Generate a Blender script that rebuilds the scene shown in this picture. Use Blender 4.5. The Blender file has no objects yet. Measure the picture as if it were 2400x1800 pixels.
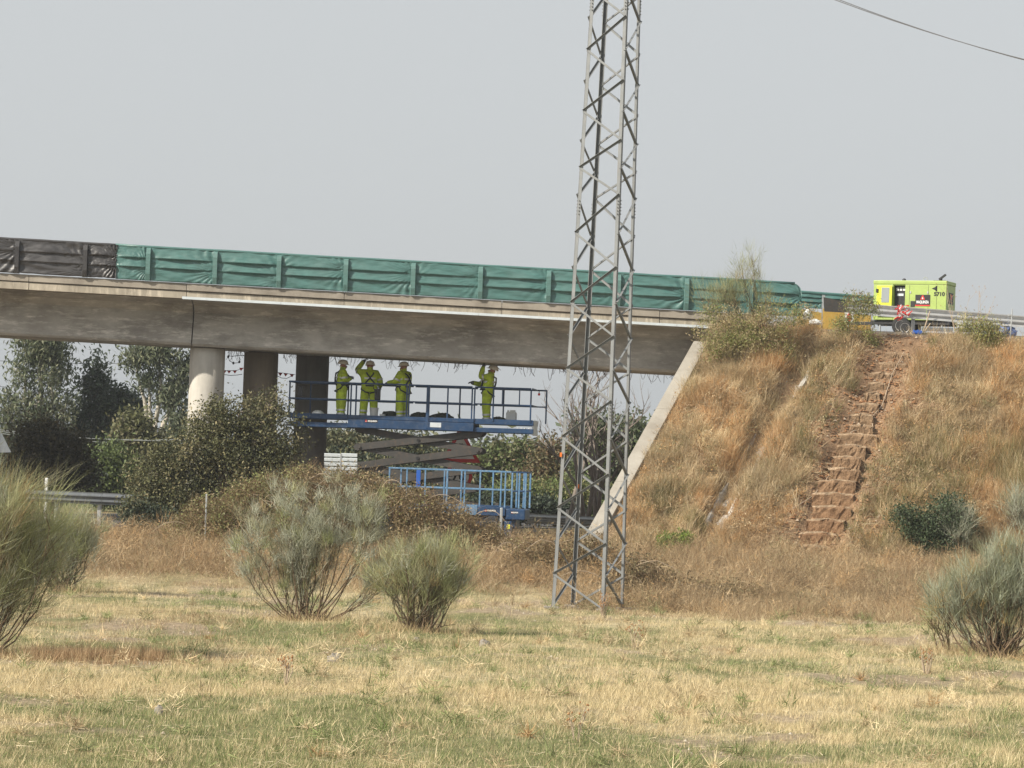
import bpy, bmesh, math, random
import numpy as np
from mathutils import Vector, Matrix

# ------------------------------------------------------------------ camera, sky, sun, exposure
scene = bpy.context.scene
COL = scene.collection
R = math.radians
F = 7055.0          # focal length in photo pixels (2400 wide)
PITCH, ROLL, CAMZ = math.atan(208.0 / F), R(2.0), 3.0

cam_data = bpy.data.cameras.new("camera")
cam = bpy.data.objects.new("camera", cam_data)
COL.objects.link(cam)
cam_data.sensor_width = 36.0
cam_data.lens = F / 2400.0 * 36.0
cam_data.clip_start, cam_data.clip_end = 0.5, 5000.0
cam.location = (0, 0, CAMZ)
cam.rotation_euler = (Matrix.Rotation(math.pi / 2 + PITCH, 3, 'X') @ Matrix.Rotation(ROLL, 3, 'Z')).to_euler()
scene.camera = cam

SUN_H = Vector((-0.86, -0.51, 0)).normalized()
SUN_EL = R(36)
world = bpy.data.worlds.new("World")
scene.world = world
world.use_nodes = True
wn, wl = world.node_tree.nodes, world.node_tree.links
wn.clear()
sky = wn.new('ShaderNodeTexSky'); sky.sky_type = 'NISHITA'; sky.sun_disc = False
sky.sun_elevation = SUN_EL
sky.sun_rotation = math.atan2(SUN_H.x, SUN_H.y) % (2 * math.pi)
sky.air_density, sky.dust_density, sky.ozone_density = 1.0, 4.0, 1.0
hsv = wn.new('ShaderNodeHueSaturation'); hsv.inputs['Saturation'].default_value = 0.22
mixw = wn.new('ShaderNodeMix'); mixw.data_type = 'RGBA'; mixw.inputs[0].default_value = 0.72
SKYC = (4.98, 5.22, 5.34)
mixw.inputs[7].default_value = SKYC + (1,)
bg = wn.new('ShaderNodeBackground'); bg.inputs['Strength'].default_value = 0.10
wo = wn.new('ShaderNodeOutputWorld')
wl.new(sky.outputs[0], hsv.inputs['Color']); wl.new(hsv.outputs[0], mixw.inputs[6])
wl.new(mixw.outputs[2], bg.inputs['Color']); wl.new(bg.outputs[0], wo.inputs['Surface'])

sun_data = bpy.data.lights.new("sun", 'SUN')
sun_data.energy = 5.0
sun_data.angle = R(0.7)
sun_data.color = (1.0, 0.92, 0.79)
sun = bpy.data.objects.new("sun", sun_data)
COL.objects.link(sun)
sdir = Vector((SUN_H.x * math.cos(SUN_EL), SUN_H.y * math.cos(SUN_EL), math.sin(SUN_EL)))
sun.rotation_euler = sdir.to_track_quat('Z', 'Y').to_euler()
sun.location = (-30, 30, 40)

vs = scene.view_settings
vs.view_transform, vs.look, vs.exposure, vs.gamma = 'Standard', 'None', 0.42, 1.0
vs.use_curve_mapping = False
scene.cycles.max_bounces = 6
scene.cycles.transparent_max_bounces = 6
scene.cycles.volume_bounces = 0
scene.cycles.use_denoising = True

HAZE = 0.00035
rng = np.random.default_rng(7)
random.seed(7)

# ------------------------------------------------------------------ helpers
def at(u, v, Y):
    """A photo pixel at the depth Y (metres in front of the camera) as a world point."""
    dx, dy = u - 1200.0, v - 900.0
    c, s = math.cos(ROLL), math.sin(ROLL)
    xu, yu = dx * c + dy * s, -dx * s + dy * c
    x, z = xu / F, -yu / F
    cp, sp = math.cos(PITCH), math.sin(PITCH)
    yy, zz = cp - z * sp, sp + z * cp
    t = Y / yy
    return Vector((x * t, Y, CAMZ + zz * t))

def ppm(Y):
    return F / Y

def on(u, v, zf, y0=22.0, y1=140.0):
    """Where the ray through a photo pixel meets the terrain zf(x, y)."""
    for Y in np.arange(y0, y1, 0.04):
        p = at(u, v, Y)
        if p.z <= zf(p.x, p.y):
            return p
    return at(u, v, y1)

def lat(ix, iy, seed):
    h = (ix.astype(np.int64) * 374761393 + iy.astype(np.int64) * 668265263 + seed * 974634777) & 0x7fffffff
    h = ((h ^ (h >> 13)) * 1274126177) & 0x7fffffff
    return ((h ^ (h >> 16)) & 0xffff) / 65535.0

def vnoise(x, y, seed=0):
    x, y = np.asarray(x, float), np.asarray(y, float)
    ix, iy = np.floor(x), np.floor(y)
    fx, fy = x - ix, y - iy
    fx, fy = fx * fx * (3 - 2 * fx), fy * fy * (3 - 2 * fy)
    ix, iy = ix.astype(np.int64), iy.astype(np.int64)
    a, b = lat(ix, iy, seed), lat(ix + 1, iy, seed)
    c, d = lat(ix, iy + 1, seed), lat(ix + 1, iy + 1, seed)
    return (a * (1 - fx) + b * fx) * (1 - fy) + (c * (1 - fx) + d * fx) * fy

def fbm(x, y, seed=0, oct=4):
    t, amp, n = 0.0, 0.5, 0.0
    for k in range(oct):
        t = t + amp * vnoise(np.asarray(x) * 2 ** k, np.asarray(y) * 2 ** k, seed + k * 17)
        n += amp; amp *= 0.5
    return t / n

def sstep(a, b, x):
    t = np.clip((np.asarray(x, float) - a) / (b - a), 0, 1)
    return t * t * (3 - 2 * t)

def tag(o, label=None, cat=None, group=None, kind=None):
    if label: o['label'] = label
    if cat: o['category'] = cat
    if group: o['group'] = group
    if kind: o['kind'] = kind
    return o

def thing(name, label, cat, loc=(0, 0, 0), rotz=0.0, group=None):
    o = bpy.data.objects.new(name, None)
    COL.objects.link(o)
    o.location = loc; o.rotation_euler = (0, 0, rotz)
    o.empty_display_size = 0.2
    return tag(o, label, cat, group)

def link(name, me, mat, parent=None):
    o = bpy.data.objects.new(name, me)
    COL.objects.link(o)
    if mat is not None:
        for m in (mat if isinstance(mat, (list, tuple)) else [mat]):
            me.materials.append(m)
    if parent is not None:
        o.parent = parent
    return o

class MB:
    """Collects shapes; build() links them as ONE mesh object."""
    def __init__(self):
        self.v, self.f = [], []
    def add(self, vs, fs):
        n = len(self.v)
        self.v += [tuple(p) for p in vs]
        self.f += [tuple(i + n for i in f) for f in fs]
        return self
    def box(self, x0, x1, y0, y1, z0, z1):
        return self.add([(x0, y0, z0), (x1, y0, z0), (x1, y1, z0), (x0, y1, z0), (x0, y0, z1), (x1, y0, z1), (x1, y1, z1), (x0, y1, z1)],
                        [(0, 3, 2, 1), (4, 5, 6, 7), (0, 1, 5, 4), (1, 2, 6, 5), (2, 3, 7, 6), (3, 0, 4, 7)])
    def bbox(self, x0, x1, y0, y1, z0, z1, b=0.02):
        """A box with its edges bevelled."""
        bm = bmesh.new()
        bmesh.ops.create_cube(bm, size=1.0)
        for q in bm.verts:
            q.co = Vector((x0 + (q.co.x + .5) * (x1 - x0), y0 + (q.co.y + .5) * (y1 - y0), z0 + (q.co.z + .5) * (z1 - z0)))
        bmesh.ops.bevel(bm, geom=bm.edges[:], offset=b, segments=2, affect='EDGES', profile=0.5)
        bm.verts.index_update()
        self.add([q.co[:] for q in bm.verts], [[q.index for q in f.verts] for f in bm.faces])
        bm.free()
        return self
    def hexa(self, pts):
        """Eight corners: four of the front/bottom ring, then four of the other."""
        return self.add(pts, [(0, 3, 2, 1), (4, 5, 6, 7), (0, 1, 5, 4), (1, 2, 6, 5), (2, 3, 7, 6), (3, 0, 4, 7)])
    def prism(self, poly, d, axis='y', at0=0.0):
        """A 2-D outline pushed through d along an axis."""
        n = len(poly)
        def P(a, b, t):
            return {'y': (a, t, b), 'x': (t, a, b), 'z': (a, b, t)}[axis]
        vs = [P(a, b, at0) for a, b in poly] + [P(a, b, at0 + d) for a, b in poly]
        fs = [tuple(range(n)), tuple(range(2 * n - 1, n - 1, -1))] + [(i, i + n, (i + 1) % n + n, (i + 1) % n) for i in range(n)]
        return self.add(vs, fs)
    def tube(self, pts, r, seg=6, cap=True):
        pts = [Vector(p) for p in pts]
        rs = r if isinstance(r, (list, tuple, np.ndarray)) else [r] * len(pts)
        up = Vector((0.13, 0.21, 0.97))
        vs, fs = [], []
        for i, p in enumerate(pts):
            d = (pts[min(i + 1, len(pts) - 1)] - pts[max(i - 1, 0)])
            d = d.normalized() if d.length > 1e-9 else Vector((0, 0, 1))
            a = d.cross(up)
            if a.length < 0.05: a = d.cross(Vector((1, 0, 0)))
            a.normalize(); b = d.cross(a)
            for k in range(seg):
                t = 2 * math.pi * k / seg
                vs.append(p + (a * math.cos(t) + b * math.sin(t)) * rs[i])
        for i in range(len(pts) - 1):
            for k in range(seg):
                q = (k + 1) % seg
                fs.append((i * seg + k, i * seg + q, (i + 1) * seg + q, (i + 1) * seg + k))
        if cap:
            fs.append(tuple(range(seg - 1, -1, -1)))
            fs.append(tuple((len(pts) - 1) * seg + k for k in range(seg)))
        return self.add(vs, fs)
    def bar(self, a, b, w, t):
        """A flat bar of width w, thickness t from a to b."""
        a, b = Vector(a), Vector(b)
        d = (b - a).normalized()
        s = d.cross(Vector((0, 1, 0)))
        if s.length < 0.05: s = d.cross(Vector((1, 0, 0)))
        s.normalize(); n = d.cross(s)
        s *= w / 2; n *= t / 2
        return self.hexa([a - s - n, a + s - n, a + s + n, a - s + n, b - s - n, b + s - n, b + s + n, b - s + n])
    def ell(self, c, r, seg=12, rings=8):
        vs, fs = [], []
        for i in range(rings + 1):
            th = math.pi * i / rings
            for k in range(seg):
                ph = 2 * math.pi * k / seg
                vs.append((c[0] + r[0] * math.sin(th) * math.cos(ph), c[1] + r[1] * math.sin(th) * math.sin(ph), c[2] + r[2] * math.cos(th)))
        for i in range(rings):
            for k in range(seg):
                q = (k + 1) % seg
                fs.append((i * seg + k, (i + 1) * seg + k, (i + 1) * seg + q, i * seg + q))
        return self.add(vs, fs)
    def lathe(self, prof, c=(0, 0, 0), axis='z', seg=20):
        """prof: (radius, along) pairs turned round an axis through c."""
        vs, fs = [], []
        for r_, h in prof:
            for k in range(seg):
                t = 2 * math.pi * k / seg
                a, b = r_ * math.cos(t), r_ * math.sin(t)
                p = {'z': (a, b, h), 'y': (a, h, b), 'x': (h, a, b)}[axis]
                vs.append((c[0] + p[0], c[1] + p[1], c[2] + p[2]))
        for i in range(len(prof) - 1):
            for k in range(seg):
                q = (k + 1) % seg
                fs.append((i * seg + k, i * seg + q, (i + 1) * seg + q, (i + 1) * seg + k))
        fs.append(tuple(range(seg)))
        fs.append(tuple((len(prof) - 1) * seg + k for k in range(seg - 1, -1, -1)))
        return self.add(vs, fs)
    def build(self, name, mat, parent=None, smooth=False, loc=None):
        me = bpy.data.meshes.new(name)
        me.from_pydata(self.v, [], self.f)
        bm = bmesh.new(); bm.from_mesh(me)
        bmesh.ops.recalc_face_normals(bm, faces=bm.faces[:])
        bm.to_mesh(me); bm.free()
        if smooth:
            me.polygons.foreach_set('use_smooth', [True] * len(me.polygons))
        o = link(name, me, mat, parent)
        if loc is not None: o.location = loc
        return o

def grid_mesh(name, X, Y, Z, mat, parent=None, cols=None, smooth=True):
    """A sheet from 2-D arrays of coordinates, with a colour per vertex."""
    n, m = X.shape
    co = np.stack([X, Y, Z], -1).reshape(-1, 3)
    i = np.arange((n - 1) * (m - 1)); a = (i // (m - 1)) * m + i % (m - 1)
    q = np.stack([a, a + 1, a + m + 1, a + m], -1)
    return raw_mesh(name, co, q, mat, parent, cols, smooth)

def raw_mesh(name, co, faces, mat, parent=None, cols=None, smooth=False):
    k = faces.shape[1]
    me = bpy.data.meshes.new(name)
    me.vertices.add(len(co)); me.vertices.foreach_set('co', np.ascontiguousarray(co, np.float32).ravel())
    me.loops.add(faces.size); me.loops.foreach_set('vertex_index', np.ascontiguousarray(faces, np.int32).ravel())
    me.polygons.add(len(faces)); me.polygons.foreach_set('loop_start', np.arange(0, faces.size, k, dtype=np.int32))
    if smooth: me.polygons.foreach_set('use_smooth', np.ones(len(faces), bool))
    if cols is not None:
        ca = me.color_attributes.new('Col', 'FLOAT_COLOR', 'POINT')
        ca.data.foreach_set('color', np.concatenate([cols, np.ones((len(cols), 1))], 1).astype(np.float32).ravel())
    me.update(calc_edges=True)
    return link(name, me, mat, parent)

def soup(name, tri, cols, mat, parent=None):
    """tri: (N, k, 3) loose faces; cols: (N, 3) one colour for each face."""
    N, k = tri.shape[0], tri.shape[1]
    f = np.arange(N * k).reshape(N, k)
    return raw_mesh(name, tri.reshape(-1, 3), f, mat, parent, np.repeat(cols, k, 0))

# ------------------------------------------------------------------ materials
def _mat(name):
    m = bpy.data.materials.new(name); m.use_nodes = True
    nt = m.node_tree
    return m, nt, nt.nodes['Principled BSDF']

def N(nt, t, **kw):
    n = nt.nodes.new(t)
    for k, v in kw.items():
        if k in n.inputs: n.inputs[k].default_value = v
        else: setattr(n, k, v)
    return n

def mapped(nt, sc):
    tc = N(nt, 'ShaderNodeTexCoord'); mp = N(nt, 'ShaderNodeMapping'); mp.inputs['Scale'].default_value = sc
    nt.links.new(tc.outputs['Object'], mp.inputs['Vector'])
    return mp.outputs[0]

def mixc(nt, fac, a, b):
    n = N(nt, 'ShaderNodeMix', data_type='RGBA')
    for sock, v in ((0, fac), (6, a), (7, b)):
        if isinstance(v, bpy.types.NodeSocket): nt.links.new(v, n.inputs[sock])
        elif sock == 0: n.inputs[0].default_value = v
        else: n.inputs[sock].default_value = tuple(v) + (1,)
    return n.outputs[2]

def ramp(nt, x, p0, p1):
    n = N(nt, 'ShaderNodeMapRange'); n.inputs['From Min'].default_value = p0; n.inputs['From Max'].default_value = p1
    nt.links.new(x, n.inputs['Value'])
    return n.outputs[0]

def noise(nt, vec, scale, detail=5, rough=0.6):
    n = N(nt, 'ShaderNodeTexNoise', Scale=scale, Detail=detail, Roughness=rough)
    nt.links.new(vec, n.inputs['Vector'])
    return n.outputs['Fac']

def bump(nt, bs, h, strength, dist):
    b = N(nt, 'ShaderNodeBump', Strength=strength, Distance=dist)
    nt.links.new(h, b.inputs['Height']); nt.links.new(b.outputs[0], bs.inputs['Normal'])

def plain(name, col, rough=0.6, metal=0.0, var=0.25, sc=3.0, bmp=0.0, dirt=None, dirt_amt=0.5):
    """Paint, plastic or metal with uneven tone and specks of dirt."""
    m, nt, bs = _mat(name)
    v = mapped(nt, (1, 1, 1))
    n1 = noise(nt, v, sc, 6, 0.65)
    c = mixc(nt, ramp(nt, n1, 0.3, 0.7), [x * (1 - var) for x in col], [min(1, x * (1 + var * .6)) for x in col])
    if dirt:
        n2 = noise(nt, v, sc * 2.7, 8, 0.75)
        d = N(nt, 'ShaderNodeMath', operation='MULTIPLY'); d.inputs[1].default_value = dirt_amt
        nt.links.new(ramp(nt, n2, 0.5, 0.72), d.inputs[0])
        c = mixc(nt, d.outputs[0], c, dirt)
    nt.links.new(c, bs.inputs['Base Color'])
    bs.inputs['Roughness'].default_value = rough; bs.inputs['Metallic'].default_value = metal
    if bmp: bump(nt, bs, n1, bmp, 0.02)
    return m

def concrete(name, light, dark, stain, streak=(1.2, 1.2, 0.18), amt=0.75, lines=None):
    m, nt, bs = _mat(name)
    v = mapped(nt, (1, 1, 1)); vs_ = mapped(nt, streak)
    n1 = noise(nt, v, 0.9, 8, 0.65); n2 = noise(nt, vs_, 1.6, 7, 0.7); n3 = noise(nt, v, 14, 5, 0.7)
    c = mixc(nt, ramp(nt, n1, 0.32, 0.68), dark, light)
    a = N(nt, 'ShaderNodeMath', operation='MULTIPLY'); a.inputs[1].default_value = amt
    nt.links.new(ramp(nt, n2, 0.46, 0.7), a.inputs[0])
    c = mixc(nt, a.outputs[0], c, stain)
    if lines:                                   # pale scratch-like trails across the face
        vl = mapped(nt, lines)
        w = noise(nt, vl, 2.2, 8, 0.75)
        k = N(nt, 'ShaderNodeMath', operation='MULTIPLY'); k.inputs[1].default_value = 0.75
        nt.links.new(ramp(nt, w, 0.52, 0.68), k.inputs[0])
        c = mixc(nt, k.outputs[0], c, [min(1, x * 1.5) for x in light])
    c = mixc(nt, ramp(nt, n3, 0.25, 0.95), [0, 0, 0], c) if False else c
    nt.links.new(c, bs.inputs['Base Color'])
    bs.inputs['Roughness'].default_value = 0.92
    bs.inputs['Specular IOR Level'].default_value = 0.2
    bump(nt, bs, n3, 0.5, 0.012)
    return m

def veg(name, rough=0.6, trans=0.3, spec=0.25):
    """Leaves and blades: the colour of each comes with the mesh."""
    m, nt, bs = _mat(name)
    a = N(nt, 'ShaderNodeAttribute', attribute_name='Col')
    nt.links.new(a.outputs['Color'], bs.inputs['Base Color'])
    bs.inputs['Roughness'].default_value = rough; bs.inputs['Specular IOR Level'].default_value = spec
    if trans:
        t = N(nt, 'ShaderNodeBsdfTranslucent'); mx = N(nt, 'ShaderNodeMixShader'); mx.inputs[0].default_value = trans
        nt.links.new(a.outputs['Color'], t.inputs['Color'])
        nt.links.new(bs.outputs[0], mx.inputs[1]); nt.links.new(t.outputs[0], mx.inputs[2])
        nt.links.new(mx.outputs[0], nt.nodes['Material Output'].inputs['Surface'])
    return m

def soil(name, sc=6.0, bmp=0.8, dist=0.05):
    """Ground whose broad colour comes with the mesh, broken up by clods and grit."""
    m, nt, bs = _mat(name)
    a = N(nt, 'ShaderNodeAttribute', attribute_name='Col')
    v = mapped(nt, (1, 1, 1)); n1 = noise(nt, v, sc, 8, 0.7); n2 = noise(nt, v, sc * 6, 4, 0.7)
    hs = N(nt, 'ShaderNodeHueSaturation')
    nt.links.new(a.outputs['Color'], hs.inputs['Color'])
    mr = N(nt, 'ShaderNodeMapRange'); mr.inputs['From Min'].default_value = 0.3; mr.inputs['From Max'].default_value = 0.7
    mr.inputs['To Min'].default_value = 0.55; mr.inputs['To Max'].default_value = 1.3
    nt.links.new(n1, mr.inputs['Value']); nt.links.new(mr.outputs[0], hs.inputs['Value'])
    nt.links.new(hs.outputs[0], bs.inputs['Base Color'])
    bs.inputs['Roughness'].default_value = 0.95; bs.inputs['Specular IOR Level'].default_value = 0.1
    ad = N(nt, 'ShaderNodeMath', operation='ADD'); nt.links.new(n1, ad.inputs[0]); nt.links.new(n2, ad.inputs[1])
    bump(nt, bs, ad.outputs[0], bmp, dist)
    return m

M = dict(
    fascia=concrete('fascia_concrete', (0.43, 0.385, 0.315), (0.33, 0.295, 0.24), (0.16, 0.138, 0.11), (1.3, 1.3, 0.25), 0.65, (2.2, 1, 0.5)),
    kerb=concrete('kerb_concrete', (0.37, 0.335, 0.285), (0.29, 0.26, 0.22), (0.14, 0.12, 0.10), (1.0, 1.0, 0.8), 0.6),
    girder=concrete('girder_concrete', (0.48, 0.46, 0.425), (0.32, 0.302, 0.275), (0.135, 0.124, 0.11), (0.30, 0.6, 0.75), 0.75, (0.7, 1, 3.4)),
    pierb_shade=concrete('pier_b_shade_concrete', (0.21, 0.18, 0.14), (0.155, 0.13, 0.10), (0.09, 0.075, 0.06), (1.6, 1.6, 0.12), 0.5),  # second pier: the shade under the deck is put into its colour
    pierc_shade=concrete('pier_c_shade_concrete', (0.19, 0.178, 0.16), (0.135, 0.125, 0.112), (0.075, 0.07, 0.062), (1.6, 1.6, 0.12), 0.5),  # third pier: deep shade painted in as a darker concrete
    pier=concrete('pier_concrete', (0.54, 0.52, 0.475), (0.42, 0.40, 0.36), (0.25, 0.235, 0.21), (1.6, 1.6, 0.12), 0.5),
    wall=concrete('wing_wall_concrete', (0.40, 0.375, 0.33), (0.30, 0.275, 0.235), (0.19, 0.165, 0.135), (0.8, 0.8, 0.8), 0.5),
    asphalt=plain('asphalt', (0.06, 0.06, 0.062), 0.9, var=0.3, sc=5, bmp=0.3),
    flashing=plain('zinc_flashing', (0.60, 0.66, 0.70), 0.5, 0.1, 0.12, 2.0, dirt=(0.36, 0.36, 0.34), dirt_amt=0.35),
    galv=plain('galvanised_steel', (0.44, 0.46, 0.47), 0.5, 0.45, 0.18, 4.0, dirt=(0.20, 0.18, 0.16), dirt_amt=0.35),
    rail=plain('galvanised_rail', (0.52, 0.53, 0.54), 0.45, 0.4, 0.15, 2.5, dirt=(0.2, 0.19, 0.17), dirt_amt=0.4),
    lattice=plain('lattice_steel', (0.20, 0.21, 0.215), 0.55, 0.35, 0.2, 3.0, dirt=(0.24, 0.20, 0.17), dirt_amt=0.35),
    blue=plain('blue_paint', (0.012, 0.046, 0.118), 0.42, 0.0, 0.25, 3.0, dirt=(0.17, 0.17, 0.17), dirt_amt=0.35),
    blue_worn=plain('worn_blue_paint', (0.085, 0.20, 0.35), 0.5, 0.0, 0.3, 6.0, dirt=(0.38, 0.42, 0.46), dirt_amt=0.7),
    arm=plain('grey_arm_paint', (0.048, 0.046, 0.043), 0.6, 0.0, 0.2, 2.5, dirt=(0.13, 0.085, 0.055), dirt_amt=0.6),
    black=plain('black_plastic', (0.018, 0.018, 0.02), 0.5, 0.0, 0.3),
    rubber=plain('tyre_rubber', (0.022, 0.022, 0.023), 0.85, 0.0, 0.3),
    rim=plain('wheel_steel', (0.55, 0.55, 0.55), 0.4, 0.5, 0.15),
    railb=plain('dark_rail', (0.17, 0.185, 0.20), 0.5, 0.4, 0.2, 3.0, dirt=(0.10, 0.10, 0.10)),  # galvanised steel in a darker tone
    white=plain('white_paint', (0.78, 0.79, 0.79), 0.5, 0.0, 0.08),
    slat=plain('signboard_metal', (0.64, 0.69, 0.72), 0.45, 0.3, 0.12, 5.0, dirt=(0.42, 0.42, 0.40)),
    red=plain('red_paint', (0.62, 0.035, 0.03), 0.5, 0.0, 0.12),
    orange=plain('orange_plastic', (0.80, 0.20, 0.03), 0.5),
    lime=plain('lime_green_paint', (0.36, 0.47, 0.13), 0.4, 0.0, 0.10, 2.0, dirt=(0.27, 0.32, 0.13), dirt_amt=0.5),
    yellow=plain('bright_yellow_paint', (0.70, 0.74, 0.06), 0.4, 0.0, 0.05),
    ochre=plain('ochre_board', (0.43, 0.27, 0.05), 0.7, 0.0, 0.25, 5.0),
    glass=plain('dusty_glass', (0.30, 0.33, 0.34), 0.15, 0.0, 0.1),
    bluep=plain('blue_plastic', (0.02, 0.10, 0.42), 0.4, 0.0, 0.2),
    bluesheet=plain('blue_tarpaulin', (0.12, 0.17, 0.34), 0.6, 0.0, 0.3, 5.0),
    wplastic=plain('translucent_white_plastic', (0.55, 0.56, 0.55), 0.45, 0.0, 0.1),
    stone=plain('pale_stone', (0.27, 0.245, 0.21), 0.9, 0.0, 0.3, 8.0, bmp=0.4),
    bark=plain('grey_bark', (0.20, 0.165, 0.13), 0.9, 0.0, 0.4, 9.0, bmp=0.5),
    palebark=plain('pale_eucalyptus_bark', (0.46, 0.42, 0.36), 0.85, 0.0, 0.35, 3.0, bmp=0.3),
    stem=plain('brown_broom_stem', (0.155, 0.105, 0.062), 0.9, 0.0, 0.4, 12.0),
    deadwood=plain('dead_wood', (0.22, 0.185, 0.16), 0.9, 0.0, 0.3, 9.0),
    wire=plain('dark_wire', (0.05, 0.05, 0.055), 0.6, 0.2, 0.2),
    cable=plain('grey_cable', (0.16, 0.16, 0.165), 0.6, 0.2, 0.1),
    rust=plain('rusty_wire', (0.16, 0.12, 0.10), 0.8, 0.2, 0.3),
    hose=plain('pale_hose', (0.42, 0.33, 0.24), 0.7),
    skin=plain('skin', (0.33, 0.16, 0.10), 0.6, 0.0, 0.1),
    hivis=plain('lime_workwear', (0.48, 0.62, 0.025), 0.75, 0.0, 0.4, 9.0, bmp=1.0, dirt=(0.24, 0.27, 0.05), dirt_amt=0.55),
    reflect=plain('reflective_tape', (0.62, 0.63, 0.60), 0.4, 0.3, 0.1),
    harness=plain('harness_webbing', (0.03, 0.035, 0.035), 0.8),
    glove=plain('grey_glove', (0.08, 0.08, 0.08), 0.8),
    helmet=plain('white_helmet', (0.66, 0.62, 0.56), 0.4, 0.0, 0.1),
    bag=plain('dark_debris_bag', (0.035, 0.038, 0.03), 0.7, 0.0, 0.3, 6.0),
    leaf=veg('leaves', 0.55, 0.25, 0.3),
    grass=veg('grass_blades', 0.65, 0.24, 0.2),
    twig=veg('fine_twigs', 0.75, 0.22, 0.15),
    soil=soil('field_soil'), earth=soil('embankment_earth', 3.5, 1.0, 0.10),
)

def netting(name, col):
    m, nt, bs = _mat(name)
    v = mapped(nt, (1, 1, 1)); vh = mapped(nt, (2.5, 1, 14))
    n1 = noise(nt, vh, 1.2, 6, 0.7); n2 = noise(nt, v, 1.4, 5, 0.6)
    c = mixc(nt, ramp(nt, n1, 0.3, 0.75), [x * 0.7 for x in col], [x * 1.25 for x in col])
    c = mixc(nt, ramp(nt, n2, 0.35, 1.1), c, [x * 0.75 + 0.05 for x in col])
    nt.links.new(c, bs.inputs['Base Color'])
    bs.inputs['Roughness'].default_value = 0.42; bs.inputs['Specular IOR Level'].default_value = 0.6
    bump(nt, bs, n1, 0.3, 0.03)
    return m
M['netg'] = netting('green_shade_netting', (0.055, 0.150, 0.138))
M['netp'] = netting('double_green_netting', (0.10, 0.205, 0.19))
M['netk'] = netting('black_shade_netting', (0.032, 0.030, 0.032))

# ------------------------------------------------------------------ terrain
def zline(u0, v0, u1, v1, Y):
    a, b = at(u0, v0, Y), at(u1, v1, Y)
    k = (b.z - a.z) / (b.x - a.x)
    return lambda x: a.z + k * (x - a.x)

WT, WB = at(1655, 795, 87.6), at(1408, 1240, 79.4)        # the wing wall's top edge, upper and lower end
WK = (WT.x - WB.x) / (WT.y - WB.y)
def wall_x(y): return WB.x + (np.asarray(y) - WB.y) * WK
def wall_z(y): return WB.z + (np.asarray(y) - WB.y) * (WT.z - WB.z) / (WT.y - WB.y)

def ground_z(x, y):
    x, y = np.asarray(x, float), np.asarray(y, float)
    und = (fbm(x * 0.22, y * 0.13, 3) - 0.5) * 0.42 * sstep(20, 28, y) * (1 - sstep(62, 72, y))
    und = und + (fbm(x * 1.1, y * 0.8, 9) - 0.5) * 0.10 * (1 - sstep(76, 84, y))
    return und + 1.1 * sstep(69, 79.5, y) + 0.012 * np.clip(y - 130, 0, 1e9)

def slope_raw(x, y):
    x, y = np.asarray(x, float), np.asarray(y, float)
    z = np.interp(y, [78.0, 79.2, 86.6, 87.6, 88.4, 96.0, 104.0], [0.5, 1.35, 7.05, 7.44, 7.54, 7.58, 1.0])
    w = sstep(78.4, 79.6, y) * (1 - sstep(86.6, 87.6, y))
    z = z + ((fbm(x * 0.33, y * 0.33, 21) - 0.5) * 0.75 + (fbm(x * 1.6, y * 1.6, 31) - 0.5) * 0.30) * w
    near = 1 - sstep(0.0, 1.5, x - wall_x(y))
    return z * (1 - near * w) + (wall_z(y) - 0.10) * near * w

STAIR = [on(1890, 1322, slope_raw, 60), on(1925, 1255, slope_raw, 70), on(1968, 1130, slope_raw, 70), on(2020, 985, slope_raw, 70), on(2075, 865, slope_raw, 70), on(2120, 800, slope_raw, 70)]
DRAIN = [on(1630, 1292, slope_raw, 60), on(1700, 1165, slope_raw, 70), on(1785, 1010, slope_raw, 70), on(1862, 880, slope_raw, 70), on(1905, 790, slope_raw, 70)]

def pdist(x, y, path):
    """Plan distance from a polyline."""
    d = np.full(np.broadcast(x, y).shape, 1e9)
    for a, b in zip(path[:-1], path[1:]):
        vx, vy = b.x - a.x, b.y - a.y
        t = np.clip(((x - a.x) * vx + (y - a.y) * vy) / (vx * vx + vy * vy), 0, 1)
        d = np.minimum(d, np.hypot(x - a.x - t * vx, y - a.y - t * vy))
    return d

def slope_z(x, y):
    x, y = np.asarray(x, float), np.asarray(y, float)
    z = slope_raw(x, y)
    ds = pdist(x, y, STAIR); dd = pdist(x, y, DRAIN)
    z = z - 0.20 * (1 - sstep(0.40, 0.80, ds)) * (1 - sstep(86.3, 86.9, y))
    return z - 0.34 * (1 - sstep(0.18, 0.45, dd)) * (1 - sstep(86.3, 86.9, y))

def terrain_z(x, y):
    return float(max(ground_z(x, y), slope_z(x, y) if x > wall_x(y) else -9))

C_ = lambda *c: np.array(c, float)
STRAW, PALE, BROWN = C_(0.55, 0.445, 0.25), C_(0.66, 0.56, 0.36), C_(0.30, 0.20, 0.115)
GREEN, DGREEN, EARTH, RUST = C_(0.235, 0.26, 0.11), C_(0.13, 0.165, 0.062), C_(0.36, 0.235, 0.145), C_(0.40, 0.20, 0.070)

def lerp(a, b, t):
    t = np.asarray(t)[..., None]
    return a * (1 - t) + b * t

def field_green(x, y):
    bias = np.interp(y, [30, 36, 38.2, 39.6, 44.5, 46.5, 55, 58, 66], [1.1, 1.1, 0.9, -2.2, -2.0, 0.2, 0.3, -0.5, -0.9])
    bias = bias + np.where(y < 40, -0.25 * np.sin(x * 0.6 + 1.0), 0)
    g = (fbm(x * 0.50, y * 0.30, 5) - 0.5) * 12 + (fbm(x * 2.0, y * 1.4, 6, 3) - 0.5) * 7.0 + bias
    return 1 / (1 + np.exp(-g))

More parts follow.
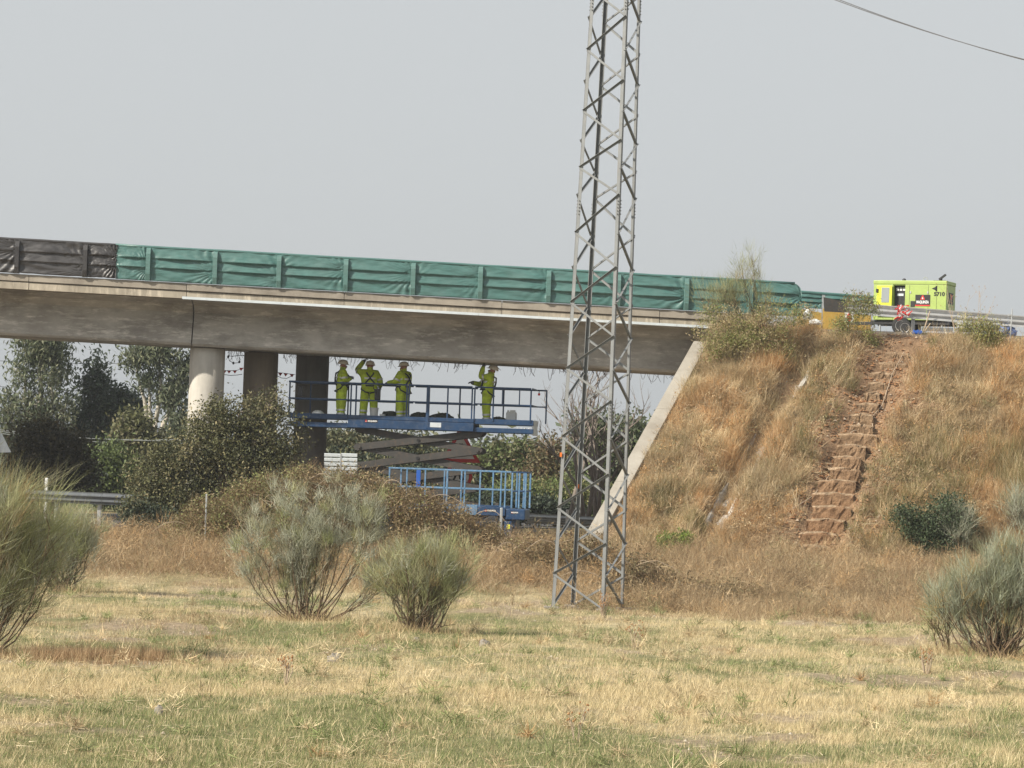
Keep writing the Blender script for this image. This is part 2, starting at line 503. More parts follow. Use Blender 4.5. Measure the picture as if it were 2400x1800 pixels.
def field_bare(x, y):
    near = np.exp(-(((x - 2.6) / 2.0) ** 2 + ((y - 39.2) / .9) ** 2)) + np.exp(-(((x + 4.6) / 2.2) ** 2 + ((y - 66.5) / 1.6) ** 2))
    near = sstep(.45, .75, near + (fbm(x * 1.5, y * 1.5, 43, 3) - .5) * .9)
    return np.maximum(near, sstep(0.60, 0.70, fbm(x * 0.45 + 7, y * 0.42, 41))) * (1 - 0.85 * sstep(39.5, 40.5, y) * (1 - sstep(44, 46, y)))

def field_col(x, y):
    g = field_green(x, y)
    dry = lerp(STRAW, PALE, sstep(0.3, 0.7, fbm(x * 0.8, y * 0.5, 77)))
    dry = lerp(dry, BROWN, 0.4 * sstep(0.56, 0.68, fbm(x * 0.5, y * 0.25, 99)) * (y > 45) * (y < 60))
    return lerp(dry, GREEN, g * 0.85)

xs = np.concatenate([[-260, -150, -80, -50], np.linspace(-32, 36, 205), [50, 80, 150, 260]])
ys = np.concatenate([[-60, -30, 0, 15], np.linspace(24, 100, 230), [104, 110, 120, 135, 160, 200, 250, 300, 340]])
GX, GY = np.meshgrid(xs, ys)
GZ = ground_z(GX, GY)
gc = field_col(GX, GY) * 0.72
gc = lerp(gc, C_(0.36, 0.28, 0.20), field_bare(GX, GY) * 0.8)
gc = lerp(gc, C_(0.30, 0.215, 0.13), sstep(70, 74, GY))
gc = lerp(gc, C_(0.15, 0.16, 0.075), sstep(98, 115, GY))
ground = grid_mesh('ground', GX, GY, GZ, M['soil'], None, gc.reshape(-1, 3))
tag(ground, 'open field of dry grass sloping up to the bridge', 'ground', kind='structure')

# embankment: the fill behind the wing wall, with the stair and drain trenches cut into it
ts = np.concatenate([np.linspace(0, 1, 260)]) ** 1.0
ey = np.concatenate([np.linspace(78.0, 88.6, 190), [90, 93, 96, 100, 104]])
TT, EY = np.meshgrid(ts, ey)
EX = wall_x(EY) + 0.12 + TT * (26.0 - wall_x(EY))
EZ = slope_z(EX, EY)
dS, dD = pdist(EX, EY, STAIR), pdist(EX, EY, DRAIN)
bare_s = np.clip(np.maximum(1 - sstep(0.6, 2.3, dS + (fbm(EX, EY, 12) - 0.5) * 2.2), sstep(0.55, 0.7, fbm(EX * 0.6, EY * 0.6, 55)) * 0.8), 0, 1)
ec = lerp(np.broadcast_to(C_(0.33, 0.235, 0.14), EX.shape + (3,)), EARTH, bare_s)
ec = lerp(ec, C_(0.21, 0.18, 0.15), sstep(87.0, 87.8, EY))
emb = grid_mesh('embankment', EX, EY, EZ, M['earth'], None, ec.reshape(-1, 3))
tag(emb, 'steep earth embankment carrying the road', 'embankment', kind='structure')

# the carriageway under the bridge
mb = MB()
d = Vector((0.36, 0.93, 0)).normalized(); s = Vector((d.y, -d.x, 0))
c0 = at(700, 1215, 96)
pts = []
for t in (-13.0, -4, 6, 40, 100, 200):
    for w in (-9.5, 4.2):
        p = Vector((c0.x, 96, 0)) + d * t + s * w
        pts.append((p.x, p.y, float(ground_z(p.x, p.y)) + 0.012 if p.y > 80 else 1.112))
mb.add(pts, [(2 * i, 2 * i + 1, 2 * i + 3, 2 * i + 2) for i in range(5)])
tag(mb.build('lower_road', M['asphalt']), 'asphalt carriageway passing under the bridge', 'road', kind='structure')

# ------------------------------------------------------------------ bridge
bridge = thing('road_bridge', 'concrete overpass with a deep girder on round piers', 'bridge', (0, 0, 0))
Z_DECK = zline(0, 640, 1600, 728, 88.0)
Z_MID = zline(0, 658, 1600, 748, 88.0)
Z_FB = zline(0, 676, 1600, 765, 88.0)
Z_WB = zline(0, 786, 1580, 873, 89.3)
XL, XR = -24.0, at(1790, 760, 88).x
XJ = at(451, 760, 89.3).x                                  # joint between the two spans
def strip(mb, x0, x1, y0, y1, zt, zb, n=1):
    for i in range(n):
        a, b = x0 + (x1 - x0) * i / n, x0 + (x1 - x0) * (i + 1) / n
        mb.hexa([(a, y0, zb(a)), (b, y0, zb(b)), (b, y1, zb(b)), (a, y1, zb(a)), (a, y0, zt(a)), (b, y0, zt(b)), (b, y1, zt(b)), (a, y1, zt(a))])
    return mb
# deck slab and road surface on it
strip(MB(), XL, XR, 88.22, 97.6, lambda x: Z_DECK(x) - 0.10, lambda x: Z_FB(x) + 0.03).build('deck_slab', M['girder'], bridge)
strip(MB(), XL, XR + 0.2, 88.7, 97.1, lambda x: Z_DECK(x) - 0.02, lambda x: Z_DECK(x) - 0.11).build('road_surface', M['asphalt'], bridge)
# kerb blocks and fascia panels, one by one along the edge
def bev_strip(x0, x1, y0, y1, zt, zb, b):
    m = MB()
    q = lambda x, y, z: (x, y, z)
    prof = lambda x: [(y1, zb(x)), (y0 + b, zb(x)), (y0, zb(x) + b), (y0, zt(x) - b), (y0 + b, zt(x)), (y1, zt(x))]
    A, B = prof(x0), prof(x1)
    m.add([(x0,) + p for p in A] + [(x1,) + p for p in B], [tuple(range(6)), tuple(range(11, 5, -1))] + [(i, i + 6, (i + 1) % 6 + 6, (i + 1) % 6) for i in range(6)])
    return m
XS1 = at(1545, 760, 88).x
edges = [XL] + [x for x in np.arange(XS1 - 4.62 * 8, XR - 1, 4.62) if x > XL + 1] + [XR]
for a, b in zip(edges[:-1], edges[1:]):
    j = random.uniform(-.012, .012)
    bev_strip(a + .008, b - .008, 87.955 + j, 88.75, Z_DECK, lambda x: Z_MID(x) + .012, .015).build('kerb_block', M['kerb'], bridge)
    j = random.uniform(-.01, .01)
    bev_strip(a + .008, b - .008, 88.0 + j, 88.215, lambda x: Z_MID(x) - .004, Z_FB, .012).build('fascia_panel', M['fascia'], bridge)
for x0, x1, Y in ((XL, XR, 97.2),):
    bev_strip(x0, x1, Y, Y + .6, Z_DECK, lambda x: Z_FB(x), .015).build('kerb_block', M['kerb'], bridge)
# metal flashing under the fascia, in lengths
xf = at(427, 690, 88).x
fl = list(np.arange(xf, XR - 0.4, 2.9)) + [XR - 0.1]
for a, b in zip(fl[:-1], fl[1:]):
    m = MB(); zb = lambda x: Z_FB(x) - .012
    strip(m, a + .004, b - .004, 87.965, 87.975, lambda x: Z_FB(x) + .062, zb)
    strip(m, a + .004, b - .004, 87.976, 88.3, lambda x: Z_FB(x) - .004, zb)
    m.build('metal_flashing', M['flashing'], bridge)
# two spans of girder, each with a flared top and a chamfered bottom edge
XA = WT.x + 1.0
def girder(x0, x1, dz=0.0, yf=0.0):
    m = MB()
    def prof(x):
        t, b = Z_FB(x) + .02, Z_WB(x) + dz
        return [(88.75 + yf, t), (89.34 + yf, t - .14), (89.54 + yf, t - .34), (89.24 + yf, b + .07), (89.30 + yf, b), (92.0, b), (92.2, t - .4), (95.0, t)]
    n = 8
    A, B = prof(x0), prof(x1)
    return m.add([(x0,) + p for p in A] + [(x1,) + p for p in B], [tuple(range(n)), tuple(range(2 * n - 1, n - 1, -1))] + [(i, i + n, (i + 1) % n + n, (i + 1) % n) for i in range(n)])
girder(XL, XJ - .02, 0.02, 0.05).build('girder', M['girder'], bridge)
girder(XJ + .02, XA).build('girder', M['girder'], bridge)
MB().box(XJ - .03, XJ + .03, 89.6, 91.8, Z_WB(XJ) + .12, Z_FB(XJ) - .3).build('joint_filler', M['black'], bridge)
# round piers in a slanting row
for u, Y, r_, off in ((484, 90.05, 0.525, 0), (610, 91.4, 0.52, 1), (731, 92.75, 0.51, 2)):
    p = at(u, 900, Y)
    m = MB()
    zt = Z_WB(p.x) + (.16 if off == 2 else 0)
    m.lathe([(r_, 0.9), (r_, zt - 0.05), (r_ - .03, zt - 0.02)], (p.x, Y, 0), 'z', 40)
    o = m.build('pier', M[('pier', 'pierb_shade', 'pierc_shade')[off]], bridge, smooth=False)
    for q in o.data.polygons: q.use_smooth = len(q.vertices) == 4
    MB().lathe([(r_ - .12, zt - 0.03), (r_ - .12, zt + 0.03)], (p.x, Y, 0), 'z', 24).build('bearing', M['black'], bridge)
p = at(731, 900, 92.75)
MB().box(p.x - .7, p.x + .7, 92.25, 93.4, Z_WB(p.x) + .19, Z_FB(p.x) + .1).build('pier_cap', M['girder'], bridge)
# loose wires and roots hanging from the soffit
m = MB()
for i in range(190):
    u = random.uniform(545, 1600) if i > 40 else random.uniform(545, 700)
    p = at(u, 860, 93); x = p.x; y = random.uniform(91.0, 91.95)
    z = Z_WB(x) + .02
    L = random.uniform(.08, .34); bx_, by_ = random.uniform(-.16, .16), random.uniform(-.1, .1)
    if i % 9 == 0:
        pts = [(x + .16 * t, y, z - L * 1.2 * math.sin(math.pi * t)) for t in np.linspace(0, 1, 7)]
    else:
        pts = [(x + bx_ * t * t, y + by_ * t, z - L * t) for t in np.linspace(0, 1, 5)]
    m.tube(pts, random.uniform(.004, .008), 4)
tag(m.build('hanging_wires', M['rust'], bridge), kind='stuff')
# wing wall and abutment: follows the skew of the piers
ww = thing('wing_wall', 'sloping concrete wing wall edging the earth embankment beside the bridge', 'wall', (WB.x, WB.y, 0.9))
def wallseg(y0, y1, name, zt0=None, zt1=None, gap=.006):
    m = MB(); a, b = y0 + gap, y1 - gap
    za, zb_ = (wall_z(a) if zt0 is None else zt0), (wall_z(b) if zt1 is None else zt1)
    xa, xb = float(wall_x(a)), float(wall_x(b)); th = .42
    L = Vector((WB.x, WB.y, 0.9))
    P = [(xa - th + .1, a, .6), (xa + .1, a, .6), (xb + .1, b, .6), (xb - th + .1, b, .6), (xa - th + .1, a, za), (xa + .1, a, za), (xb + .1, b, zb_), (xb - th + .1, b, zb_)]
    m.hexa([Vector(q) - L for q in P])
    return m.build(name, M['wall'], ww)
cuts = [WB.y - .9, 81.3, 84.4, 87.5]
for a, b in zip(cuts[:-1], cuts[1:]): wallseg(a, b, 'wall_section')
wallseg(87.5, 95.0, 'abutment', Z_WB(5.0) - .03, Z_WB(7.0) - .03)

# ------------------------------------------------------------------ shade netting on the bridge railing
Z_NT = zline(0, 559, 1860, 664, 87.95)
def bulge(fx, fz, seed, slack):
    """How far the cloth stands out (m): taut over two rails, loose between, puckered at one post."""
    rr = np.random.default_rng(seed)
    c1, c2 = .36 + rr.uniform(-.012, .012), .64 + rr.uniform(-.012, .012)
    lim = np.array([0, c1, c2, 1.0]); amp = np.array([.025, rr.uniform(.07, .12), rr.uniform(.07, .12)])
    k = np.clip(np.searchsorted(lim, np.clip(fz, 0, .9999), side='right') - 1, 0, 2)
    s = (fz - lim[k]) / (lim[k + 1] - lim[k])
    side = np.sin(np.pi * np.clip(fx, 0, 1)) ** .6
    belly = np.clip(s / .07, 0, 1) * np.clip(1 - s, 0, 1) ** 1.5            # taut over each rail, falling back above it, undercut below
    b = amp[k] * side * belly * (.55 + .8 * vnoise(fx * 2.6 + seed, fz * 1.5, seed))
    ang = np.arctan2(fz - rr.uniform(.25, .75), 1.02 - fx); an2 = np.arctan2(fz - rr.uniform(.2, .8), fx + .02)
    puck = np.sin(ang * rr.uniform(16, 30) + vnoise(fx * 4, fz * 4, seed + 3) * 5) * np.exp(-((1 - fx) / rr.uniform(.12, .3))) * rr.uniform(.012, .034)
    puck = puck + np.sin(an2 * 20 + vnoise(fx * 4, fz * 4, seed + 9) * 5) * np.exp(-(fx / .12)) * rr.uniform(0, .022)
    fine = (fbm(fx * 6, fz * 8, seed + 5, 4) - .5) * .028 * slack + np.sin(fx * 7 + fz * 22 + seed) * .006 * slack
    return b + puck * slack + fine
def net_panel(x0, x1, mat, parent, seed, L, ztop=Z_NT, zbot=Z_DECK, Y=87.9, fb=0.0, ft=1.0, slack=1.0, sag=0.0, cornr=0.0):
    nx, nz = 46, 44
    FX, FZ = np.meshgrid(np.linspace(0, 1, nx), np.linspace(fb, ft, nz))
    X = x0 + (x1 - x0) * FX
    zt, zb = ztop(X), zbot(X) + .01
    hem = sag * (fbm(FX * 5 + seed, FX * 0, seed) - .2) * (1 - (FZ - fb) / (ft - fb)) * .12
    Z = zb + (zt - zb) * FZ + hem
    if cornr:
        dx = np.clip(X - (x1 - cornr), 0, None)
        cap = zt - cornr + np.sqrt(np.clip(cornr ** 2 - dx ** 2, 0, None))
        Z = np.minimum(Z, zb + (cap - zb) * FZ)
    Yy = Y - bulge(FX, FZ, seed, slack)
    return grid_mesh('netting_panel', X - L.x, Yy - L.y, Z - L.z, mat, parent)
def net_run(name, label, us, mat, seed0, slack, first=None, last=None, **kw):
    L = at(us[0], 700, 87.9)
    t = thing(name, label, 'netting', L)
    xs_ = [at(u, 610, 87.9).x for u in us]
    for i, (a, b) in enumerate(zip(xs_[:-1], xs_[1:])):
        net_panel(a + .03, b - .03, mat, t, seed0 + i * 7, L, slack=slack, **kw, cornr=(.28 if last and i == len(xs_) - 2 else 0))
    for i, x in enumerate(xs_):
        if (i == 0 and first) or (i == len(xs_) - 1): continue
        m = MB(); w = .062
        z0, z1 = Z_DECK(x) + .005, Z_NT(x) - .01
        P = []
        for zz, yy in ((z0, 87.86), (z0 + .2, 87.80), (z1 - .2, 87.79), (z1 - .05, 87.84), (z1, 87.93)):
            P.append((zz, yy))
        vs_, fs_ = [], []
        for zz, yy in P:
            vs_ += [(x - w - .02, 87.94, zz), (x - w, yy, zz), (x + w, yy, zz), (x + w + .02, 87.94, zz)]
        for k in range(len(P) - 1):
            fs_ += [(4 * k + j, 4 * k + j + 1, 4 * k + j + 5, 4 * k + j + 4) for j in range(3)]
        m.add([Vector(v) - L for v in vs_], fs_)
        m.build('covered_post', M['netp'] if mat == M['netg'] else mat, t)
    m = MB()
    n = 24; xa, xb = xs_[0], xs_[-1] - (.24 if last else 0)
    m.tube([Vector((xa + (xb - xa) * i / n, 87.93, Z_NT(xa + (xb - xa) * i / n) + random.uniform(-.006, .006))) - L for i in range(n + 1)], .045, 7)
    m.build('top_rail', mat, t, smooth=True)
    for fz in (.34, .67):
        m = MB()
        m.tube([Vector((x, 87.99, Z_DECK(x) + (Z_NT(x) - Z_DECK(x)) * fz)) - L for x in (xs_[0], xs_[-1] - .1)], .03, 6)
        m.build('hidden_rail', M['galv'], t)
    return t
net_run('black_netting', 'black shade netting draped over the bridge railing, torn along its bottom hem', [-330, -160, 40, 200, 276], M['netk'], 11, 1.5, fb=0.0, sag=0.3)
net_run('green_netting', 'green shade netting stretched over the near bridge railing, ending in a rounded corner', [270, 348, 505, 655, 812, 970, 1128, 1288, 1452, 1612, 1762, 1884], M['netg'], 101, 1.0, first=True, last=True)
# railing on the far side of the bridge, behind the end of the near one
t = thing('far_netting', 'low strip of green netting on the far bridge railing beside the generator', 'netting', at(1880, 750, 97.4))
L = t.location.copy()
zt2, zb2 = zline(1880, 683, 2060, 696, 97.4), zline(1880, 722, 2060, 733, 97.4)
for i, (a, b) in enumerate(((1830, 1930), (1930, 2000), (2000, 2070))):
    net_panel(at(a, 700, 97.4).x, at(b, 700, 97.4).x - .02, M['netg'], t, 300 + i, L, zt2, zb2, 97.4, slack=.8)
m = MB(); m.tube([Vector((x, 97.4, zt2(x) - .02)) - L for x in (at(1830, 700, 97.4).x, at(2070, 700, 97.4).x)], .05, 7); m.build('top_rail', M['netg'], t)
for u in (1930, 2000):
    x = at(u, 700, 97.4).x
    MB().box(x - .05 - L.x, x + .05 - L.x, -.02, .06, 7.3 - L.z, zt2(x) - .03 - L.z).build('post', M['galv'], t)
t = thing('ochre_barrier', 'ochre yellow barrier boards under the far green netting', 'barrier', at(1880, 757, 97.0))
L = t.location.copy()
for a, b in ((1868, 1928), (1929, 1990), (1991, 2044)):
    p, q = at(a, 723, 97.0), at(b, 733, 97.0); z0 = 7.3
    MB().hexa([(p.x - L.x, 0, z0 - L.z), (q.x - .03 - L.x, 0, z0 - L.z), (q.x - .03 - L.x, .05, z0 - L.z), (p.x - L.x, .05, z0 - L.z), (p.x - L.x, 0, p.z - L.z), (q.x - .03 - L.x, 0, q.z - L.z), (q.x - .03 - L.x, .05, q.z - L.z), (p.x - L.x, .05, p.z - L.z)]).build('board', M['ochre'], t)

# ------------------------------------------------------------------ lettering
def text(s, size, mat, parent, loc, rot=(math.pi / 2, 0, 0), name='lettering', ext=0.002, sx=1.0, bold=0.0):
    cu = bpy.data.curves.new(name, 'FONT')
    cu.body, cu.size, cu.extrude, cu.align_x, cu.align_y = s, size, ext, 'CENTER', 'CENTER'
    cu.offset = bold
    tmp = bpy.data.objects.new(name, cu); COL.objects.link(tmp)
    dg = bpy.context.evaluated_depsgraph_get(); dg.update()
    me = bpy.data.meshes.new_from_object(tmp.evaluated_get(dg))
    bpy.data.objects.remove(tmp); bpy.data.curves.remove(cu)
    me.materials.clear()
    o = link(name, me, mat, parent)
    o.location = loc; o.rotation_euler = rot; o.scale = (sx, 1, 1)
    return o

def maker_label(parent, x, y, z, w, h, stacked, side=False):
    """Black plate with a red emblem and white lettering, facing -y."""
    o = MB().box(-w / 2, w / 2, 0, .006, -h / 2, h / 2).build('maker_label', M['black'], parent, loc=(x, y, z))
    e = h * (.42 if stacked else .8)
    ex, ez = (0, h * .24) if stacked else (-w / 2 + e * .65, 0)
    MB().prism([(ex - e * .5, ez - e * .42), (ex + e * .5, ez - e * .42), (ex + e * .12, ez + e * .5), (ex - e * .12, ez + e * .5)], -.004, 'y', -.001).build('emblem', M['red'], o)
    MB().prism([(ex - e * .14, ez - e * .30), (ex + e * .14, ez - e * .30), (ex + e * .02, ez + e * .16), (ex - e * .02, ez + e * .16)], -.003, 'y', -.006).build('emblem_mark', M['white'], o)
    if stacked:
        text('MAQUINZA', h * .34, M['white'], o, (0, -.004, -h * .16), sx=w / h * .46, bold=.004)
        MB().box(-w / 2, w / 2, -.004, -.001, -h / 2, -h * .40).build('stripe', M['red'], o)
    else:
        text('MAQUINZA', h * .8, M['white'], o, (e * .55, -.004, 0), sx=.78, bold=.002)
    return o

# ------------------------------------------------------------------ lattice pylon
PY = 68.0
pb = at(1378, 1412, PY); ptp = at(1443.5, 0, PY)
pz0 = float(ground_z(pb.x, PY)) - 0.25
pylon = thing('lattice_pylon', 'tall galvanised steel lattice pylon standing at the foot of the embankment', 'pylon', (pb.x, PY, 0))
PHH = ptp.z - pb.z
def pyl(i, z):
    """Corner i (0 front near-left, 1 front right, 2 back right, 3 back left) at height z, relative to the pylon's base."""
    t = (z - pb.z) / PHH
    w = 1.26 + (0.885 - 1.26) * t
    a = R(22.5)
    ex, ey = Vector((math.cos(a), -math.sin(a), 0)), Vector((math.sin(a), math.cos(a), 0))
    sx, sy = ((-1, -1), (1, -1), (1, 1), (-1, 1))[i]
    return Vector(((ptp.x - pb.x) * t, 0, z)) + ex * (sx * w / 2) + ey * (sy * w / 2)
ZT = 15.6
def lbar(m, a, b, n1, n2, w, t):
    """An angle section from a to b with flanges along n1 and n2."""
    a, b = Vector(a), Vector(b)
    for p, q in ((n1, n2), (n2, n1)):
        u, v = p * w, q * t
        m.hexa([a, a + u, a + u + v, a + v, b, b + u, b + u + v, b + v])
    return m
ca, sa = math.cos(R(22.5)), math.sin(R(22.5))
EXv, EYv = Vector((ca, -sa, 0)), Vector((sa, ca, 0))
for i, (sx, sy) in enumerate(((1, 1), (-1, 1), (-1, -1), (1, -1))):
    m = MB()
    lbar(m, pyl(i, pz0), pyl(i, ZT), EXv * sx, EYv * sy, .082, .010)
    leg = m.build('leg', M['lattice'], pylon)
    m = MB()
    for zz in [at(1400, v, PY).z for v in (12, 490, 965)]:           # splice plates with bolt heads
        for k in range(5):
            p = pyl(i, zz + .075 * (k - 2))
            for dd, nn in ((EXv * sx * .045, EYv * -sy), (EYv * sy * .045, EXv * -sx)):
                c = p + dd
                m.tube([c, c + nn * .03], .013, 6)
    tag(m.build('bolts', M['lattice'], leg), kind='stuff')
    f = MB().bbox(-.17, .17, -.17, .17, pz0 - .3, pz0 + .30, .02).build('footing', M['stone'], pylon, loc=pyl(i, 0) * 1.0)
av = [1344, 1190, 1025, 865, 711, 548, 396, 264, 121, -20, -160]
bv = [1425, 1273, 1112, 942, 792, 631, 462, 335, 196, 47, -90]
az = [at(1300 + (1344 - v) * .068, v, PY).z for v in av]; bz = [at(1415 + (1344 - v) * .04, v, PY).z for v in bv]
faces = ((0, 1, -EYv), (1, 2, EXv), (2, 3, EYv), (3, 0, -EXv))
for fi, (i, j, nrm) in enumerate(faces):
    for k in range(len(az)):
        for zb_, lower in ((bz[k], True), (bz[k + 1] if k + 1 < len(bz) else None, False)):
            if zb_ is None: continue
            A, B = pyl(i, az[k]), pyl(j, zb_)
            d = (B - A).normalized()
            side = nrm.cross(d).normalized()
            if (side.z < 0): side = -side
            rising = (B.z > A.z)
            off = nrm * (.004 if rising else .016)
            m = MB()
            # flat flange on the face, standing flange turned outwards: above on rising braces, below on falling ones
            if rising: lbar(m, A + off + side * .028, B + off + side * .028, -side, nrm, .050, .006)
            else: lbar(m, A + off - side * .028, B + off - side * .028, side, -nrm, .050, .006)
            m.build('brace', M['lattice'], pylon)
for i, v in ((0, 1066), (3, 1140)):
    q_ = pyl(i, at(1310 if i == 0 else 1350, v, PY).z)
    add_ = MB().bbox(q_.x - .03, q_.x + .02, q_.y - .05, q_.y - .03, q_.z - .05, q_.z + .05, .006)
    add_.build('number_tag', M['orange'], pylon)
for zz, sgn in ((15.3, 1),):
    m = MB(); m.box(-1.4, 1.4, -.06, .06, 15.28, 15.40); m.build('cross_arm', M['lattice'], pylon, loc=((ptp.x - pb.x) * 1.1, 0, 0))
for k, (u0, u1) in enumerate(((1958, 2399), (1968, 2401))):
    a = Vector((pb.x + (ptp.x - pb.x) * 1.1 + (1.2 if k else .9), PY, 15.3)); 
    p1, p2 = at(u0, 0, PY - 1.0), at(u1, 139 + k * 2, PY - 2.0)
    d = (p2 - p1); m = MB()
    ts_ = np.linspace(0, 6, 40)
    pts = [a] + [p1 + d * t + Vector((0, 0, .25 * t * (t - 1))) for t in ts_]
    m.tube([p - a for p in pts], .010, 5)
    o = m.build('power_cable', M['cable'], None, loc=a)
    tag(o, ['upper of the two dark cables running down from the pylon top across the sky', 'lower of the two dark cables running down from the pylon top across the sky'][1 - k], 'cable', 'cables from the pylon')

# ------------------------------------------------------------------ scissor lifts
def lift_frame(u_mid, Y_mid, rot):
    O = at(u_mid, 950, Y_mid)
    c, s_ = math.cos(rot), math.sin(rot)
    def lx(u, v=950):
        al = at(u, v, 1.0).x
        return (al * O.y - O.x) / (c - al * s_)
    return O, lx

def add(parent, name, mat, fn, smooth=False):
    m = MB(); fn(m)
    return m.build(name, mat, parent, smooth)

def rail_box(parent, x0, x1, y, z, w, mat, name):
    add(parent, name, mat, lambda m: m.bbox(x0, x1, y - w / 2, y + w / 2, z - w / 2, z + w / 2, w * .2))

def post_box(parent, x, y, z0, z1, w, mat, name='rail_post'):
    add(parent, name, mat, lambda m: m.bbox(x - w / 2, x + w / 2, y - w / 2, y + w / 2, z0, z1, w * .2))

def wheel(parent, x, y, z, r, w, q=.56):
    ty = add(parent, 'wheel', M['rubber'], lambda m: m.lathe([(r * q, -w / 2), (r * .9, -w / 2), (r, -w * .32), (r, w * .32), (r * .9, w / 2), (r * q, w / 2)], (x, y, z), 'y', 24), True)
    add(ty, 'rim', M['rim'], lambda m: m.lathe([(r * .2, -w * .46), (r * q * .6, -w * .40), (r * q, -w * .515), (r * q, w * .515), (r * .2, w * .40)], (x, y, z), 'y', 18))

ROT1 = R(-6)
O1, lx1 = lift_frame(960, 90.15, ROT1)
lift = thing('scissor_lift', 'dark blue scissor lift raised under the bridge, carrying four workers', 'scissor lift', (O1.x, O1.y, 0), ROT1)
D1 = 1.45
ZR, ZMID, ZFL, ZBB = 5.52, 5.02, 4.46, 4.22
xl, xr, xa, xb = lx1(676), lx1(1244), lx1(817), lx1(1112)
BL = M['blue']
add(lift, 'deck', BL, lambda m: m.box(xa, xb, .02, D1 - .02, ZFL - .06, ZFL))
add(lift, 'deck_beam', BL, lambda m: (m.bbox(xa, xb, -.03, .05, ZFL - .01, ZFL + .11, .012), m.bbox(xa, xb, -.045, .05, ZBB - .03, ZFL - .02, .012)))
add(lift, 'deck_beam', BL, lambda m: m.bbox(xa, xb, D1 - .05, D1 + .03, ZBB - .03, ZFL + .11, .012))
for x0, x1 in ((xl, xa - .01), (xb + .01, xr + .1)):
    e = add(lift, 'extension_deck', BL, lambda m: m.box(x0, x1, .08, D1 - .08, ZFL - .03, ZFL + .02))
    add(e, 'toe_board', BL, lambda m: m.bbox(x0, x1, .0, .06, ZFL - .04, ZFL + .12, .01))
    add(e, 'toe_board', BL, lambda m: m.bbox(x0, x1, D1 - .06, D1, ZFL - .04, ZFL + .12, .01))
    add(e, 'slide_beam', BL, lambda m: m.bbox(x0, x1, .03, .09, ZBB - .04, ZBB + .10, .01))
    add(e, 'slide_beam', BL, lambda m: m.bbox(x0, x1, D1 - .09, D1 - .03, ZBB - .04, ZBB + .10, .01))
for y in (0.0, D1):
    for x0, x1 in ((xl, xa), (xa, lx1(953)), (lx1(957), lx1(1106)), (xb, xr + (.35 if y else 0))):
        rail_box(lift, x0, x1, y, ZR, .048, BL, 'top_rail')
        rail_box(lift, x0, x1, y, ZMID, .042, BL, 'mid_rail')
    us = (678, 822, 834, 953, 958, 1049, 1106, 1112, 1156, 1244) if y == 0 else (700, 790, 905, 1056, 1160, 1262)
    for u in us: post_box(lift, lx1(u) + (0 if y == 0 else .1), y, ZFL + .05, ZR - .024, .045, BL)
    if y == 0:
        for u in (1177, 1217): post_box(lift, lx1(u), y, ZMID, ZR - .024, .035, BL)
post_box(lift, lx1(1003), 0, ZBB, ZR - .024, .10, BL, 'gate_post')
for x in (xl, xr + .04):
    for z in (ZR, ZMID):
        add(lift, 'end_rail', BL, lambda m: m.bbox(x - .022, x + .022, .03, D1 - .03, z - .022, z + .022, .008))
    add(lift, 'end_board', BL, lambda m: m.box(x - .02, x + .02, .06, D1 - .06, ZFL, ZFL + .13))
xe = xr + .05
add(lift, 'end_panel', M['slat'], lambda m: m.bbox(xe, xe + .05, .1, D1 - .1, ZBB - .08, ZFL + .13, .015))
for k in range(5):
    add(lift, 'maker_plate' if k == 0 else 'bolt', M['slat'] if k == 0 else M['white'], (lambda m: m.box(lx1(1010), lx1(1036), -.052, -.046, ZBB + .06, ZBB + .20)) if k == 0 else (lambda m: m.lathe([(.014, -.052), (.014, -.03)], (lx1(1205 + 9 * k), .06, ZBB + .12), 'y', 8)))
maker_label(lift, lx1(872), -.052, ZFL - .10 + .04, .40, .085, False)
# controls, hung on the rail
con = add(lift, 'control_console', M['black'], lambda m: (m.bbox(lx1(876), lx1(889), .05, .22, ZMID + .02, ZMID + .36, .03), m.tube([(lx1(872), .1, ZR - .1), (lx1(880), .02, ZR - .25), (lx1(886), .1, ZMID)], .016, 6)))
add(lift, 'manual_box', M['black'], lambda m: m.bbox(lx1(697), lx1(707), .02, .14, ZMID + .06, ZMID + .36, .02))
lamp = add(lift, 'warning_lamp', M['red'], lambda m: m.ell((lx1(1258), .6, ZR - .14), (.04, .04, .04), 10, 6))
add(lamp, 'bracket', M['black'], lambda m: m.box(lx1(1258) - .012, lx1(1258) + .012, .59, .61, ZR - .11, ZR - .02))
